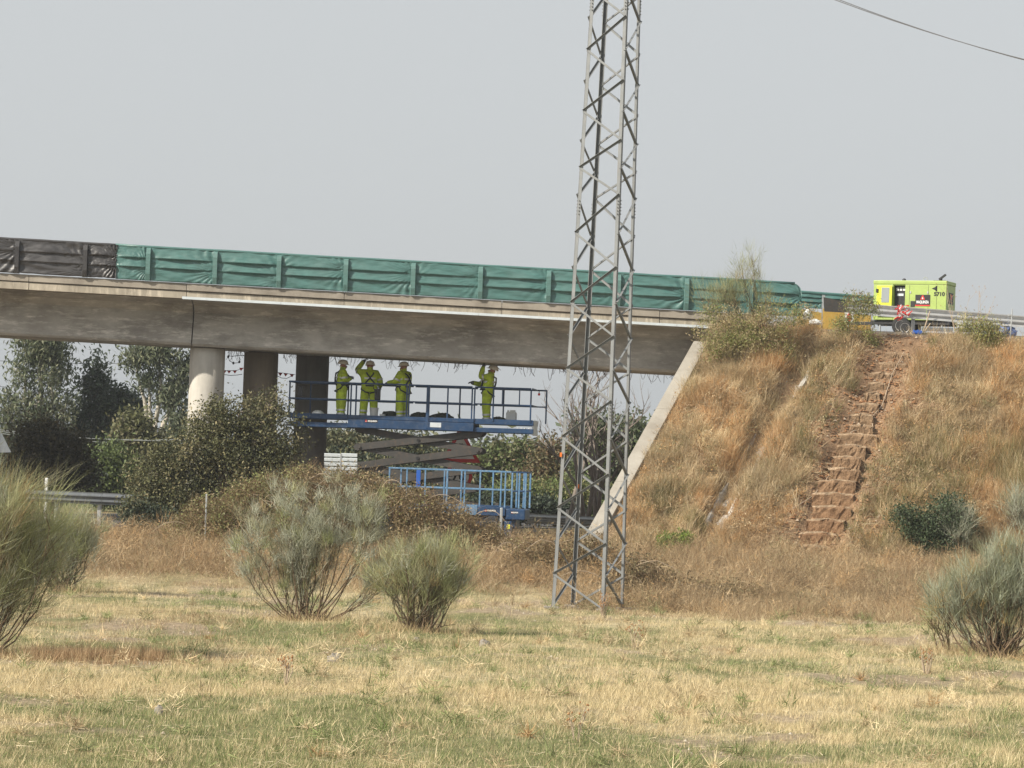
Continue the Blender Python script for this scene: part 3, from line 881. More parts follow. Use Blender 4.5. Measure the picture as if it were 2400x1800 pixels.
# scissor stack: four crossed pairs at each side
xjl, xjr = lx1(843), lx1(1120)
levels = [ZBB - .08, 3.62, 3.06, 2.50, 1.96]
for side, ybase in (('near', .16), ('far', D1 - .36)):
    for k in range(4):
        zt, zb_ = levels[k], levels[k + 1]
        for (x0, z0, x1, z1), dy in (((xjl, zb_, xjr, zt), 0.0), ((xjl, zt, xjr, zb_), .10)):
            arm = MB()
            d = Vector((x1 - x0, 0, z1 - z0)).normalized(); n_ = Vector((-d.z, 0, d.x)) * .100
            a, b = Vector((x0, ybase + dy, z0)) - d * .16, Vector((x1, ybase + dy, z1)) + d * .16
            w = Vector((0, .085, 0)); ch = d * .09
            pa = [a + ch - n_, a + n_ * 0 - n_ * .3, a + n_ * .3, a + ch + n_]
            pbs = [b - ch + n_, b + n_ * .3, b - n_ * .3, b - ch - n_]
            poly = pa + pbs
            nn = len(poly)
            arm.add([p for p in poly] + [p + w for p in poly], [tuple(range(nn)), tuple(range(2 * nn - 1, nn - 1, -1))] + [(i, i + nn, (i + 1) % nn + nn, (i + 1) % nn) for i in range(nn)])
            ao = arm.build('scissor_arm', M['arm'], lift)
            if dy == 0:
                xm, zm = (x0 + x1) / 2, (z0 + z1) / 2
                add(ao, 'pivot_pin', M['black'], lambda m: m.lathe([(.05, ybase - .025), (.05, ybase + .1)], (xm, 0, zm), 'y', 12))
for z in levels[1:]:
    for x in (xjl, xjr):
        add(lift, 'cross_tube', M['arm'], lambda m: m.tube([(x, .12, z), (x, D1 - .12, z)], .055, 10))
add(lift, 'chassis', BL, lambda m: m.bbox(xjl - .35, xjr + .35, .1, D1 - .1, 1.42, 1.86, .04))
for x in (xjl + .15, xjr - .15):
    for y in (.0, D1): wheel(lift, x, y, 1.1 + .41, .41, .26)

def stuff_on_lift(name, label, cat, mat, u, y, build, group=None):
    c, s_ = math.cos(ROT1), math.sin(ROT1)
    x = lx1(u)
    o = MB(); build(o)
    ob = o.build(name, mat, None, smooth=False, loc=(O1.x + x * c - y * s_, O1.y + x * s_ + y * c, ZFL + .021))
    ob.rotation_euler = (0, 0, ROT1)
    tag(ob, label, cat, group)
    return ob
def sack(w, h, seed):
    def f(m):
        rr = random.Random(seed)
        n0 = len(m.v)
        m.ell((0, 0, h * .32), (w / 2, .24, h * .68), 16, 10)
        for i in range(n0, len(m.v)):
            x, y, z = m.v[i]
            k = 1 + .18 * math.sin(x * 9 + seed) * math.cos(y * 7 + z * 8) + rr.uniform(-.06, .06)
            m.v[i] = (x * k + .25 * (h - z) * (1 if seed % 2 else -1), y * k, max(0.0, z * k))
    return f
stuff_on_lift('debris_sack', 'dark sack slumped on the lift deck behind the bucket', 'sack', M['bag'], 905, .75, sack(.62, .26, 1), 'dark sacks on the lift')
stuff_on_lift('debris_sack', 'dark sack next to the feet of the worker holding out a hand', 'sack', M['bag'], 978, .8, sack(.66, .25, 2), 'dark sacks on the lift')
stuff_on_lift('debris_sack', 'wide dark sack in the middle of the lift deck above the pale plate', 'sack', M['bag'], 1030, .8, sack(.72, .24, 4), 'dark sacks on the lift')
stuff_on_lift('debris_sack', 'small dark sack beside the white canister on the lift', 'sack', M['bag'], 1163, .7, sack(.50, .19, 5), 'dark sacks on the lift')
def can(m):
    m.bbox(-.155, .155, -.11, .11, 0, .34, .035); m.bbox(-.05, .12, -.03, .03, .34, .40, .012); m.lathe([(.03, .33), (.03, .39)], (-.10, 0, 0), 'z', 10)
stuff_on_lift('plastic_canister', 'translucent white plastic canister at the outer end of the lift deck', 'canister', M['wplastic'], 1195, .55, can)
bk = stuff_on_lift('bucket', 'white bucket standing by the legs of the worker seen from behind', 'bucket', M['wplastic'], 873, .35, lambda m: m.lathe([(.10, 0), (.135, .30), (.142, .30), (.142, .33), (.128, .33), (.095, .02)], (0, 0, 0), 'z', 20))
stuff_on_lift('paint_tin', 'small pale tin between the bucket and a dark sack', 'tin', M['wplastic'], 893, .4, lambda m: m.lathe([(.09, 0), (.09, .13), (.095, .13), (.095, .15), (.08, .15), (.08, .13)], (0, 0, 0), 'z', 16))
stuff_on_lift('plastic_bag', 'crumpled white bag lying on the lift deck before the pier', 'bag', M['white'], 735, .6, sack(.40, .20, 7))

# lowered lift in front
ROT2 = R(-5)
O2, lx2 = lift_frame(1080, 86.0, ROT2)
l2 = thing('scissor_lift', 'lighter blue scissor lift lowered among the brambles, its deck empty', 'scissor lift', (O2.x, O2.y, 0), ROT2)
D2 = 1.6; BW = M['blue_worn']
z2r, z2m, z2d, z2b = 3.02, 2.50, 1.99, 1.76
x2l, x2r, x2e = lx2(917), lx2(1193), lx2(1240)
add(l2, 'deck', BL, lambda m: m.box(x2l, x2r, .03, D2 - .03, z2d - .1, z2d - .04))
add(l2, 'deck_beam', BW, lambda m: m.bbox(x2l, lx2(1128), -.03, .04, z2b, z2d + .06, .012))
add(l2, 'deck_beam', BL, lambda m: m.bbox(lx2(1130), x2r, -.045, .04, z2b, z2d + .02, .012))
add(l2, 'deck_beam', BL, lambda m: m.bbox(x2l, x2r, D2 - .04, D2 + .03, z2b, z2d + .05, .012))
add(l2, 'extension_deck', BL, lambda m: m.bbox(x2r + .01, x2e, -.02, D2, z2b - .1, z2d - .02, .03))
for y in (0, D2):
    rail_box(l2, x2l, x2r, y, z2r, .052, BW, 'top_rail'); rail_box(l2, x2l, x2r, y, z2m, .045, BW, 'mid_rail')
    for u in ((919, 960, 1003, 1048, 1055, 1088, 1096, 1132, 1181, 1191) if y == 0 else (930, 1040, 1150)):
        post_box(l2, lx2(u), y, z2d, z2r - .02, .045, BW)
    rail_box(l2, lx2(1205), x2e, y, z2r + .0, .045, BL, 'gate_rail'); rail_box(l2, lx2(1205), x2e, y, z2m - .02, .045, BL, 'gate_rail')
    for u in (1207, 1224, 1239): post_box(l2, lx2(u), y, z2d, z2r - .02, .05, BW, 'gate_post')
for x in (x2l, x2e):
    for z in (z2r, z2m): add(l2, 'end_rail', BL, lambda m: m.bbox(x - .022, x + .022, .03, D2 - .03, z - .022, z + .022, .008))
add(l2, 'guard_panel', M['bluep'], lambda m: m.bbox(lx2(982), lx2(992), -.02, .02, z2m, z2r - .03, .008))
maker_label(l2, lx2(1158), -.052, z2d - .09, .34, .075, False)
maker_label(l2, lx2(1213), -.028, z2d - .12, .16, .06, False)
add(l2, 'chassis', BL, lambda m: m.bbox(x2l + .2, x2r + .3, .1, D2 - .1, 1.40, 1.72, .04))
add(l2, 'folded_scissors', M['arm'], lambda m: [m.bbox(x2l + .3, x2r - .1, .2 + .5 * k, .3 + .5 * k, 1.66, 1.86, .02) for k in range(3)])
bx2 = add(l2, 'ground_control_box', BL, lambda m: m.bbox(lx2(1194), lx2(1211), -.30, -.02, .95, 1.62, .02))
add(bx2, 'sticker', M['yellow'], lambda m: m.box(lx2(1200), lx2(1207), -.306, -.301, 1.40, 1.53))
for x in (x2l + .6, x2r - .35):
    for y in (.02, D2): wheel(l2, x, y, 1.1 + .33, .33, .22)

# ------------------------------------------------------------------ workers
def skinned(name, verts, edges, radii, root, parent, mats, classify):
    me = bpy.data.meshes.new(name)
    me.from_pydata([tuple(v) for v in verts], edges, [])
    tmp = bpy.data.objects.new(name, me); COL.objects.link(tmp)
    sk = tmp.modifiers.new('skin', 'SKIN'); sk.use_smooth_shade = True
    sub = tmp.modifiers.new('sub', 'SUBSURF'); sub.levels = 2; sub.render_levels = 2
    for i, d in enumerate(me.skin_vertices[0].data):
        r_ = radii[i]; d.radius = r_ if isinstance(r_, tuple) else (r_, r_)
        d.use_root = (i == root)
    dg = bpy.context.evaluated_depsgraph_get(); dg.update()
    out = bpy.data.meshes.new_from_object(tmp.evaluated_get(dg))
    bpy.data.objects.remove(tmp); bpy.data.meshes.remove(me)
    out.materials.clear()
    for m in mats: out.materials.append(m)
    V_ = [Vector(v) for v in verts]
    for p in out.polygons:
        c = p.center; best, bi = 1e9, 0
        for ei, (a, b) in enumerate(edges):
            A, B = V_[a], V_[b]; d = B - A
            t = max(0, min(1, (c - A).dot(d) / max(d.length_squared, 1e-9)))
            q = (A + d * t - c).length - .3 * (radii[a][0] if isinstance(radii[a], tuple) else radii[a])
            if q < best: best, bi = q, ei
        p.material_index = classify(bi); p.use_smooth = True
    return link(name, out, None, parent)

def worker(label, loc, rz, P, gloves=True, bare_head=False):
    """P: joints that differ from standing upright. Faces +y, right side at +x."""
    J = dict(pelvis=(0, 0, .96), waist=(0, .01, 1.10), chest=(0, 0, 1.30), neck=(0, 0, 1.46), jaw=(0, .03, 1.54), head=(0, .02, 1.64), crown=(0, .01, 1.70),
             sr=(.185, 0, 1.40), er=(.25, -.02, 1.13), wr=(.22, .12, .90), sl=(-.185, 0, 1.40), el=(-.25, -.02, 1.13), wl=(-.22, .12, .90),
             hr=(.10, 0, .90), kr=(.115, .03, .50), ar=(.12, 0, .09), tr=(.135, .15, .05), hl=(-.10, 0, .90), kl=(-.115, .03, .50), al=(-.12, 0, .09), tl=(-.135, .15, .05))
    J.update(P)
    J = {k: Vector(v) for k, v in J.items()}
    names = list(J); idx = {n: i for i, n in enumerate(names)}
    V_ = [J[n] for n in names]
    rad = dict(pelvis=(.225, .185), waist=(.22, .18), chest=(.23, .175), neck=.075, jaw=.09, head=(.105, .115), crown=(.09, .10), sr=.115, er=.090, wr=.066, sl=.115, el=.090, wl=.066,
               hr=.150, kr=.122, ar=.105, tr=.062, hl=.150, kl=.122, al=.105, tl=.062)
    Rr = [rad[n] for n in names]
    E, kind = [], []
    def e(a, b, k): E.append((idx[a], idx[b])); kind.append(k)
    for a, b, k in (('pelvis', 'waist', 0), ('waist', 'chest', 0), ('chest', 'neck', 0), ('neck', 'jaw', 1), ('jaw', 'head', 1), ('head', 'crown', 1), ('chest', 'sr', 0), ('sr', 'er', 0), ('er', 'wr', 0), ('chest', 'sl', 0), ('sl', 'el', 0), ('el', 'wl', 0),
                    ('pelvis', 'hr', 0), ('hr', 'kr', 0), ('kr', 'ar', 0), ('ar', 'tr', 2), ('pelvis', 'hl', 0), ('hl', 'kl', 0), ('kl', 'al', 0), ('al', 'tl', 2)): e(a, b, k)
    def vert(p, r_, src, k):
        V_.append(Vector(p)); Rr.append(r_); E.append((src, len(V_) - 1)); kind.append(k)
        return len(V_) - 1
    up = (J['head'] - J['neck']).normalized(); fwd = (Vector((0, 1, 0)) - up * up.y).normalized()
    sidev = fwd.cross(up)
    vert(J['jaw'] + fwd * .105 + up * .04, .017, idx['jaw'], 1)                         # nose
    for sg in (-1, 1): vert(J['head'] + sidev * sg * .092 - fwd * .01 - up * .03, .018, idx['head'], 1)   # ears
    for w, el_, sg in (('wr', 'er', 1), ('wl', 'el', -1)):                               # hands: palm, four fingers, thumb
        d = (J[w] - J[el_]).normalized()
        lat_ = d.cross(Vector((0, 0, 1)));
        if lat_.length < .2: lat_ = d.cross(Vector((1, 0, 0)))
        lat_.normalize(); curl = d.cross(lat_).normalized()
        if curl.z > 0: curl = -curl
        palm = vert(J[w] + d * .075, (.040, .022), idx[w], 3)
        for q, (o_, ln) in enumerate(((-.03, .068), (-.010, .078), (.010, .074), (.030, .058))):
            k1 = vert(V_[palm] + d * .035 + lat_ * o_, .0105, palm, 3)
            k2 = vert(V_[k1] + d * ln * .42 + curl * .022, .0095, k1, 3)
            vert(V_[k2] + d * ln * .18 + curl * .036, .0085, k2, 3)
        t1 = vert(V_[palm] - d * .02 - lat_ * sg * .05 + curl * .012, .012, palm, 3)
        vert(V_[t1] + d * .045 - lat_ * sg * .012 + curl * .012, .0095, t1, 3)
    p = thing('person', label, 'person', loc, rz, 'workers on the lift')
    p.scale = (1.12, 1.12, 1.0)
    mats = [M['hivis'], M['skin'], M['black'], M['glove'] if gloves else M['skin']]
    skinned('body', V_, E, Rr, idx['pelvis'], p, mats, lambda ei: kind[ei])
    # hard hat: shell, brim, headband
    hc = J['head'] + up * .012
    m = MB(); n0 = 0
    q = Matrix((sidev, fwd, up)).transposed()
    prof = [(.138, -.012), (.134, .02), (.122, .062), (.095, .098), (.05, .120), (.004, .126)]
    m.lathe(prof, (0, 0, 0), 'z', 20)
    m.v = [tuple(hc + q @ Vector((x * .92, y * 1.06 - .005, z))) for x, y, z in m.v]
    h = m.build('hard_hat', M['helmet'], p, True)
    m = MB(); m.lathe([(.128, -.014), (.150, -.020), (.150, -.013), (.13, -.004)], (0, 0, 0), 'z', 20)
    m.v = [tuple(hc + q @ Vector((x * .92, y * (1.22 if y > 0 else 1.06), z))) for x, y, z in m.v]
    m.build('brim', M['helmet'], h, True)
    # reflective bands
    def band(a, b, t0, t1, r0, r1, nm='reflective_band', mat='reflect', flat=1.0):
        A, B = J[a], J[b]
        m = MB(); m.tube([A.lerp(B, t0), A.lerp(B, t1)], [r0, r1], 16, cap=False)
        m.build(nm, M[mat], p, True)
    for sd in 'rl':
        band('k' + sd, 'a' + sd, .55, .68, .112, .110); band('k' + sd, 'a' + sd, .82, .94, .108, .106)
        band('s' + sd, 'e' + sd, .62, .80, .100, .096)
    def torso_ring(z0, z1, rx, ry, mat, nm):
        m = MB(); c0 = J['waist'].lerp(J['chest'], (z0 - 1.10) / .2)
        vs_, fs_ = [], []
        for z in (z0, z1):
            c = J['waist'] + (J['chest'] - J['waist']) * ((z - 1.10) / .2)
            for k in range(24):
                t = 2 * math.pi * k / 24
                vs_.append((c.x + rx * math.cos(t), c.y + ry * math.sin(t), c.z))
        fs_ = [(k, (k + 1) % 24, 24 + (k + 1) % 24, 24 + k) for k in range(24)]
        m.add(vs_, fs_); m.build(nm, M[mat], p, True)
    torso_ring(1.05, 1.10, .216, .180, 'reflect', 'reflective_band'); torso_ring(1.21, 1.26, .222, .182, 'reflect', 'reflective_band')
    # harness: shoulder straps crossing at the back, leg loops
    def strap(pts, w=.022):
        m = MB(); m.tube(pts, w, 6); m.build('harness_strap', M['harness'], p, True)
    ch, pe = J['chest'], J['pelvis']
    tw = J['chest'] - Vector((0, 0, 1.30))
    for sg in (-1, 1):
        strap([Vector((sg * .12, .175, 1.10)), Vector((sg * .12, .175, 1.28)) + tw, Vector((sg * .12, .02, 1.485)) + tw, Vector((sg * .08, -.165, 1.36)) + tw, Vector((-sg * .02, -.185, 1.22)) + tw * .6, Vector((-sg * .15, -.17, 1.06))], .020)
        strap([Vector((sg * .20, .02, 1.0)), Vector((sg * .225, -.06, .90)), Vector((sg * .12, -.175, .82)), Vector((sg * .02, -.13, .79)), Vector((sg * .03, .08, .79)), Vector((sg * .15, .16, .90)), Vector((sg * .20, .10, 1.0))], .020)
    torso_ring(.985, 1.035, .218, .182, 'harness', 'harness_belt')
    return p

def lpos(u, y):
    c, s_ = math.cos(ROT1), math.sin(ROT1); x = lx1(u)
    return (O1.x + x * c - y * s_, O1.y + x * s_ + y * c, ZFL + .004)
worker('person in lime workwear by the pier, in profile with hands together', lpos(793, .50), R(-80), dict(er=(.26, .04, 1.12), wr=(.08, .20, 1.20), el=(-.26, .06, 1.12), wl=(-.06, .20, 1.23), kr=(.11, .02, .5), kl=(-.11, -.02, .5)))
worker('person in lime workwear seen from behind, reaching up with one arm', lpos(857, .62), R(6), dict(sl=(-.20, 0, 1.42), el=(-.36, .12, 1.46), wl=(-.19, .16, 1.72), er=(.29, .02, 1.14), wr=(.30, .24, 1.02), ar=(.15, 0, .09), al=(-.15, 0, .09), tr=(.17, .15, .05), tl=(-.17, .15, .05), kr=(.13, .02, .5), kl=(-.13, .02, .5)))
worker('person in lime workwear and white hard hat stretching a flat hand over the rail', lpos(939, .52), R(58), dict(el=(-.26, .10, 1.14), wl=(-.17, .36, 1.13), er=(.26, .06, 1.13), wr=(.16, .33, 1.10), ar=(.09, -.05, .09), tr=(.10, .10, .05)))
worker('person in lime workwear leaning back to work on the bridge soffit overhead', lpos(1137, .58), R(86), dict(chest=(0, -.05, 1.30), neck=(0, -.07, 1.46), jaw=(0, -.075, 1.53), head=(0, -.12, 1.62), crown=(0, -.15, 1.67), sr=(.185, -.04, 1.40), sl=(-.185, -.04, 1.40), el=(-.20, .20, 1.36), wl=(-.12, .14, 1.66), er=(.22, .22, 1.16), wr=(.06, .40, 1.20)))

# ------------------------------------------------------------------ generator on its trailer
GA = R(-24)                                               # turned so that its far end shows
g0 = at(2046, 735, 91.5)
gen = thing('generator', 'lime green generator on a trailer behind the guardrail, its control door open', 'generator', (g0.x, 91.5, 7.58), GA)
GW, GD, GZ0, GZ1 = 2.28, 1.0, .46, 1.66
LM = M['lime']
dx0, dx1, dz0, dz1 = .62, .99, .60, 1.52                     # the open control bay
add(gen, 'canopy', LM, lambda m: (m.bbox(0, dx0, 0, GD, GZ0, GZ1 - .12, .012), m.bbox(dx1, GW, 0, GD, GZ0, GZ1 - .12, .012), m.box(dx0 + .001, dx1 - .001, .25, GD - .01, GZ0, GZ1 - .121), m.box(dx0 + .001, dx1 - .001, .01, .26, GZ0, dz0), m.box(dx0 + .001, dx1 - .001, .01, .26, dz1, GZ1 - .121)))
add(gen, 'roof', LM, lambda m: m.bbox(-.015, GW + .015, -.015, GD + .015, GZ1 - .119, GZ1, .02))
for x in (1.13, 1.72, 1.98):
    add(gen, 'panel_seam', M['black'], lambda m: m.box(x - .004, x + .004, -.003, .002, GZ0 + .05, GZ1 - .14))
door = add(gen, 'door', M['yellow'], lambda m: m.bbox(.12, .60, -.07, -.03, .58, 1.50, .015))
add(door, 'door_window', M['glass'], lambda m: m.bbox(.27, .52, -.078, -.07, .98, 1.44, .003))
add(door, 'handle', M['black'], lambda m: m.bbox(.10, .17, -.10, -.07, 1.28, 1.40, .01))
add(door, 'handle', M['black'], lambda m: m.bbox(.09, .13, -.09, -.06, .64, .72, .01))
text('T E', .13, M['orange'], door, (.36, -.073, .82), name='lettering')
cp = add(gen, 'control_panel', M['black'], lambda m: m.box(dx0 + .01, dx1 - .01, .15, .24, dz0 + .01, dz1 - .01))
for i in range(3): add(cp, 'gauge', M['white'], lambda m: m.box(.68 + .10 * i, .755 + .10 * i, .142, .149, 1.36, 1.45))
add(cp, 'display', M['slat'], lambda m: m.box(.70, .90, .142, .149, 1.20, 1.27))
for i in range(4): add(cp, 'socket', M['galv'], lambda m: m.lathe([(.025, .13), (.025, .15)], (.68 + .085 * i, 0, .88), 'y', 10))
for k in range(6): add(gen, 'louvre', LM, lambda m: m.box(1.78, 1.96, -.014, -.002, .56 + .045 * k, .578 + .045 * k))
for x in (1.16, 1.70):
    for z in (.62, 1.30): add(gen, 'hinge', M['galv'], lambda m: m.box(x - .02, x + .02, -.014, -.002, z - .035, z + .035))
add(gen, 'vent', M['black'], lambda m: m.bbox(1.17, 1.31, -.012, .01, .86, 1.04, .008))
maker_label(gen, 1.55, -.012, 1.06, .46, .34, True)
text('5710', .16, M['black'], gen, (2.06, -.006, 1.25), sx=1.05, bold=.006, ext=.002)
add(gen, 'logo', M['black'], lambda m: (m.prism([(1.82, 1.42), (1.98, 1.35), (1.98, 1.49)], -.004, 'y', -.001), m.box(1.94, 1.99, -.005, -.001, 1.34, 1.50)))
sl = MB(); sl.box(GW + .002, GW + .008, .25, .75, .98, 1.32); sl.build('side_label', M['black'], gen)
add(gen, 'side_label_stripe', M['red'], lambda m: m.box(GW + .009, GW + .012, .44, .56, 1.12, 1.26))
add(gen, 'rain_cap', M['black'], lambda m: (m.box(1.78, 2.16, .3, .7, GZ1 + .001, GZ1 + .03), m.tube([(1.95, .5, GZ1 + .02), (1.95, .5, GZ1 + .1)], .05, 10), m.bar((1.90, .5, GZ1 + .07), (2.10, .5, GZ1 + .22), .05, .1)))
add(gen, 'beacon', M['black'], lambda m: (m.box(.66, 1.02, .4, .6, GZ1 + .001, GZ1 + .02), m.ell((.80, .5, GZ1 + .05), (.06, .06, .05), 10, 6)))
add(gen, 'lifting_eye', M['galv'], lambda m: m.tube([(1.47 + .06 * math.cos(t), .5, GZ1 + .07 + .07 * math.sin(t)) for t in np.linspace(0, 2 * math.pi, 14)], .012, 6))
add(gen, 'chassis', M['black'], lambda m: (m.bbox(-.1, GW + .1, .08, .18, .32, .45, .01), m.bbox(-.1, GW + .1, GD - .18, GD - .08, .32, .45, .01), m.bbox(-.9, -.1, GD / 2 - .05, GD / 2 + .05, .32, .42, .01)))
for y in (-.06, GD + .06): wheel(gen, .92, y, .28, .28, .18)
wheel(gen, 1.10, -.22, .21, .21, .12, .68)
for x in (.2, GW - .15): add(gen, 'stay_leg', M['galv'], lambda m: m.tube([(x, .12, .34), (x, .12, .0)], .025, 8))

# ------------------------------------------------------------------ guardrails
def guardrail(name, label, a, b, back, posts, ground, sub=8, hgt=.33, sagf=None, mat='rail'):
    """W-shaped beam from a to b (top edge), on posts."""
    t = thing(name, label, 'guardrail', (a.x, a.y, ground))
    s_ = 1 if back else -1
    prof = [(0, 0), (.004, -.03), (.075 * s_, -.095), (.075 * s_, -.115), (.0, -.160), (.0, -.185), (.075 * s_, -.235), (.075 * s_, -.255), (.004, -hgt + .03), (0, -hgt)]
    d = b - a; n_ = Vector((-d.y, d.x, 0)).normalized()
    L = Vector((a.x, a.y, ground))
    for k in range(sub):
        p, q = a + d * (k / sub), a + d * ((k + 1) / sub) - d.normalized() * .012
        pr = [(y + .003 * (k % 2), z) for y, z in prof]
        m = MB()
        for c in (p, q):
            for y, z in pr: m.v.append(tuple(c + n_ * y + Vector((0, 0, z)) - L))
            for y, z in pr: m.v.append(tuple(c + n_ * (y + .004) + Vector((0, 0, z)) - L))
        K = len(pr)
        for o_ in (0, K):
            m.f += [(o_ + i, o_ + i + 1, o_ + i + 1 + 2 * K, o_ + i + 2 * K) for i in range(K - 1)]
        m.f += [(0, K, 3 * K, 2 * K), (K - 1, 2 * K - 1, 4 * K - 1, 3 * K - 1)]
        m.build('beam', M[mat], t)
    for f in posts:
        c = a + d * f - L
        zz = c.z
        o = MB().bbox(c.x - .05, c.x + .05, c.y + .09, c.y + .20, -.5, zz - .04, .01).build('post', M['galv'], t)
    return t
ga, gb = at(1982, 708, 87.95), at(2400, 741, 87.95)
dd = gb - ga
guardrail('guardrail', 'galvanised guardrail along the top of the embankment in front of the generator', ga, ga + dd * 3.2, True, [.12, .42, .72, .95], 7.5, 7)
# sheared end of that rail, bent down to the kerb
m = MB()
p, q = at(1930, 696, 87.9), at(1985, 712, 87.95)
e0 = [p, at(1985, 708, 87.95), at(1985, 733, 87.95), at(1932, 730, 87.9)]
m.hexa([v - p for v in e0] + [v - p + Vector((0, .03, 0)) for v in e0])
tag(m.build('rail_end_plate', M['arm'], None, loc=p), 'dull grey end plate of the guardrail beside the ochre boards', 'plate')
la, lb = at(60, 1147, 84.5), at(420, 1163, 84.5)
guardrail('guardrail', 'galvanised guardrail at road level between the broom bush and the oak', la, lb, False, [.2, .48, .76], 1.0, 2, mat='railb')
ra, rb = at(1235, 1203, 98), at(1440, 1213, 99)
guardrail('guardrail', 'low distant guardrail beside the lower road behind the pylon', ra, rb, False, [.1, .5, .9], 1.0, 2, mat='galv')

# ------------------------------------------------------------------ small things on the top of the embankment
def put(name, label, cat, mat, u, v, Y, build, smooth=False, zdrop=None):
    p = at(u, v, Y)
    if zdrop is not None: p.z = zdrop
    m = MB(); build(m)
    return tag(m.build(name, M[mat], None, smooth, loc=p), label, cat)
put('blue_canister', 'small blue plastic canister lying on the embankment edge below the generator', 'canister', 'bluep', 2150, 783, 87.7, lambda m: (m.bbox(-.14, .14, -.08, .08, 0, .10, .025), m.bbox(-.02, .10, -.02, .02, .10, .125, .006), m.lathe([(.025, .09), (.025, .12)], (-.10, 0, 0), 'z', 8)))
def crumple(w, d, h, seed, n=18):
    def f(m):
        rr = random.Random(seed); m.ell((0, 0, h * .45), (w / 2, d / 2, h * .55), n, 10)
        m.v = [(x * rr.uniform(.65, 1.15), y * rr.uniform(.65, 1.15), max(0, z * rr.uniform(.75, 1.2))) for x, y, z in m.v]
    return f
put('white_bag', 'crumpled white bag at the end of the green netting', 'bag', 'white', 1892, 750, 87.6, crumple(.30, .25, .28, 3))
put('white_bag', 'crumpled white sheet on the ground beside the leafy weeds above the stairs', 'bag', 'white', 1910, 762, 87.4, crumple(.40, .25, .16, 6))
wb = put('warning_panel', 'red and white warning panel leaning low beside the ochre boards', 'panel', 'white', 1990, 757, 87.5, lambda m: m.bbox(-.13, .13, -.02, .02, 0, .30, .01))
m = MB(); m.ell((0, -.022, .16), (.075, .012, .125), 14, 8); m.build('red_patch', M['red'], wb)
tp = thing('barrier_tape', 'knot of red and white barrier tape on the guardrail above the wheel', 'tape', at(2117, 745, 87.8))
for k in range(30):
    rr = random.Random(k + 50); m = MB()
    c = Vector((rr.uniform(-.18, .16), rr.uniform(-.05, .02), rr.uniform(-.05, .18) + (.16 if k > 12 else 0)))
    m.tube([c + Vector((rr.uniform(-.10, .10), rr.uniform(-.04, .04), rr.uniform(-.09, .09))) for _ in range(4)], [.006, .018, .018, .006], 4)
    m.build('tape_loop', M['red'] if k % 3 else M['white'], tp)
put('blue_tarpaulin', 'crumpled blue tarpaulin bundle under the guardrail', 'tarpaulin', 'bluesheet', 2345, 792, 88.1, crumple(.95, .5, .42, 9, 26))
put('marker_stake', 'thin grey steel stake standing in front of the guardrail by the blue tarpaulin', 'stake', 'galv', 2366, 805, 87.0, lambda m: (m.tube([(0, 0, -.3), (.05, 0, 1.0)], .017, 6), m.bbox(-.07, .02, -.02, .02, .78, .85, .01)))
put('leaning_pole', 'pale pole leaning on the guardrail above the blue canister', 'pole', 'hose', 2164, 778, 87.75, lambda m: m.tube([(0, 0, 0), (.19, .1, .62)], .018, 6))
put('short_pole', 'short pale stick propped next to the leaning pole', 'pole', 'hose', 2167, 777, 87.7, lambda m: m.tube([(0, 0, 0), (.17, .08, .24)], .02, 6))
put('pallet_board', 'pale board lying under the guardrail behind the weeds', 'board', 'slat', 2205, 776, 88.3, lambda m: m.bbox(-.55, .35, -.1, .1, 0, .10, .01))
put('white_crate', 'low white crate under the guardrail beside the pale board', 'crate', 'wplastic', 2262, 778, 88.4, lambda m: (m.bbox(-.25, .2, -.1, .1, 0, .22, .02), m.bbox(-.28, .23, -.12, .12, .20, .24, .01)))

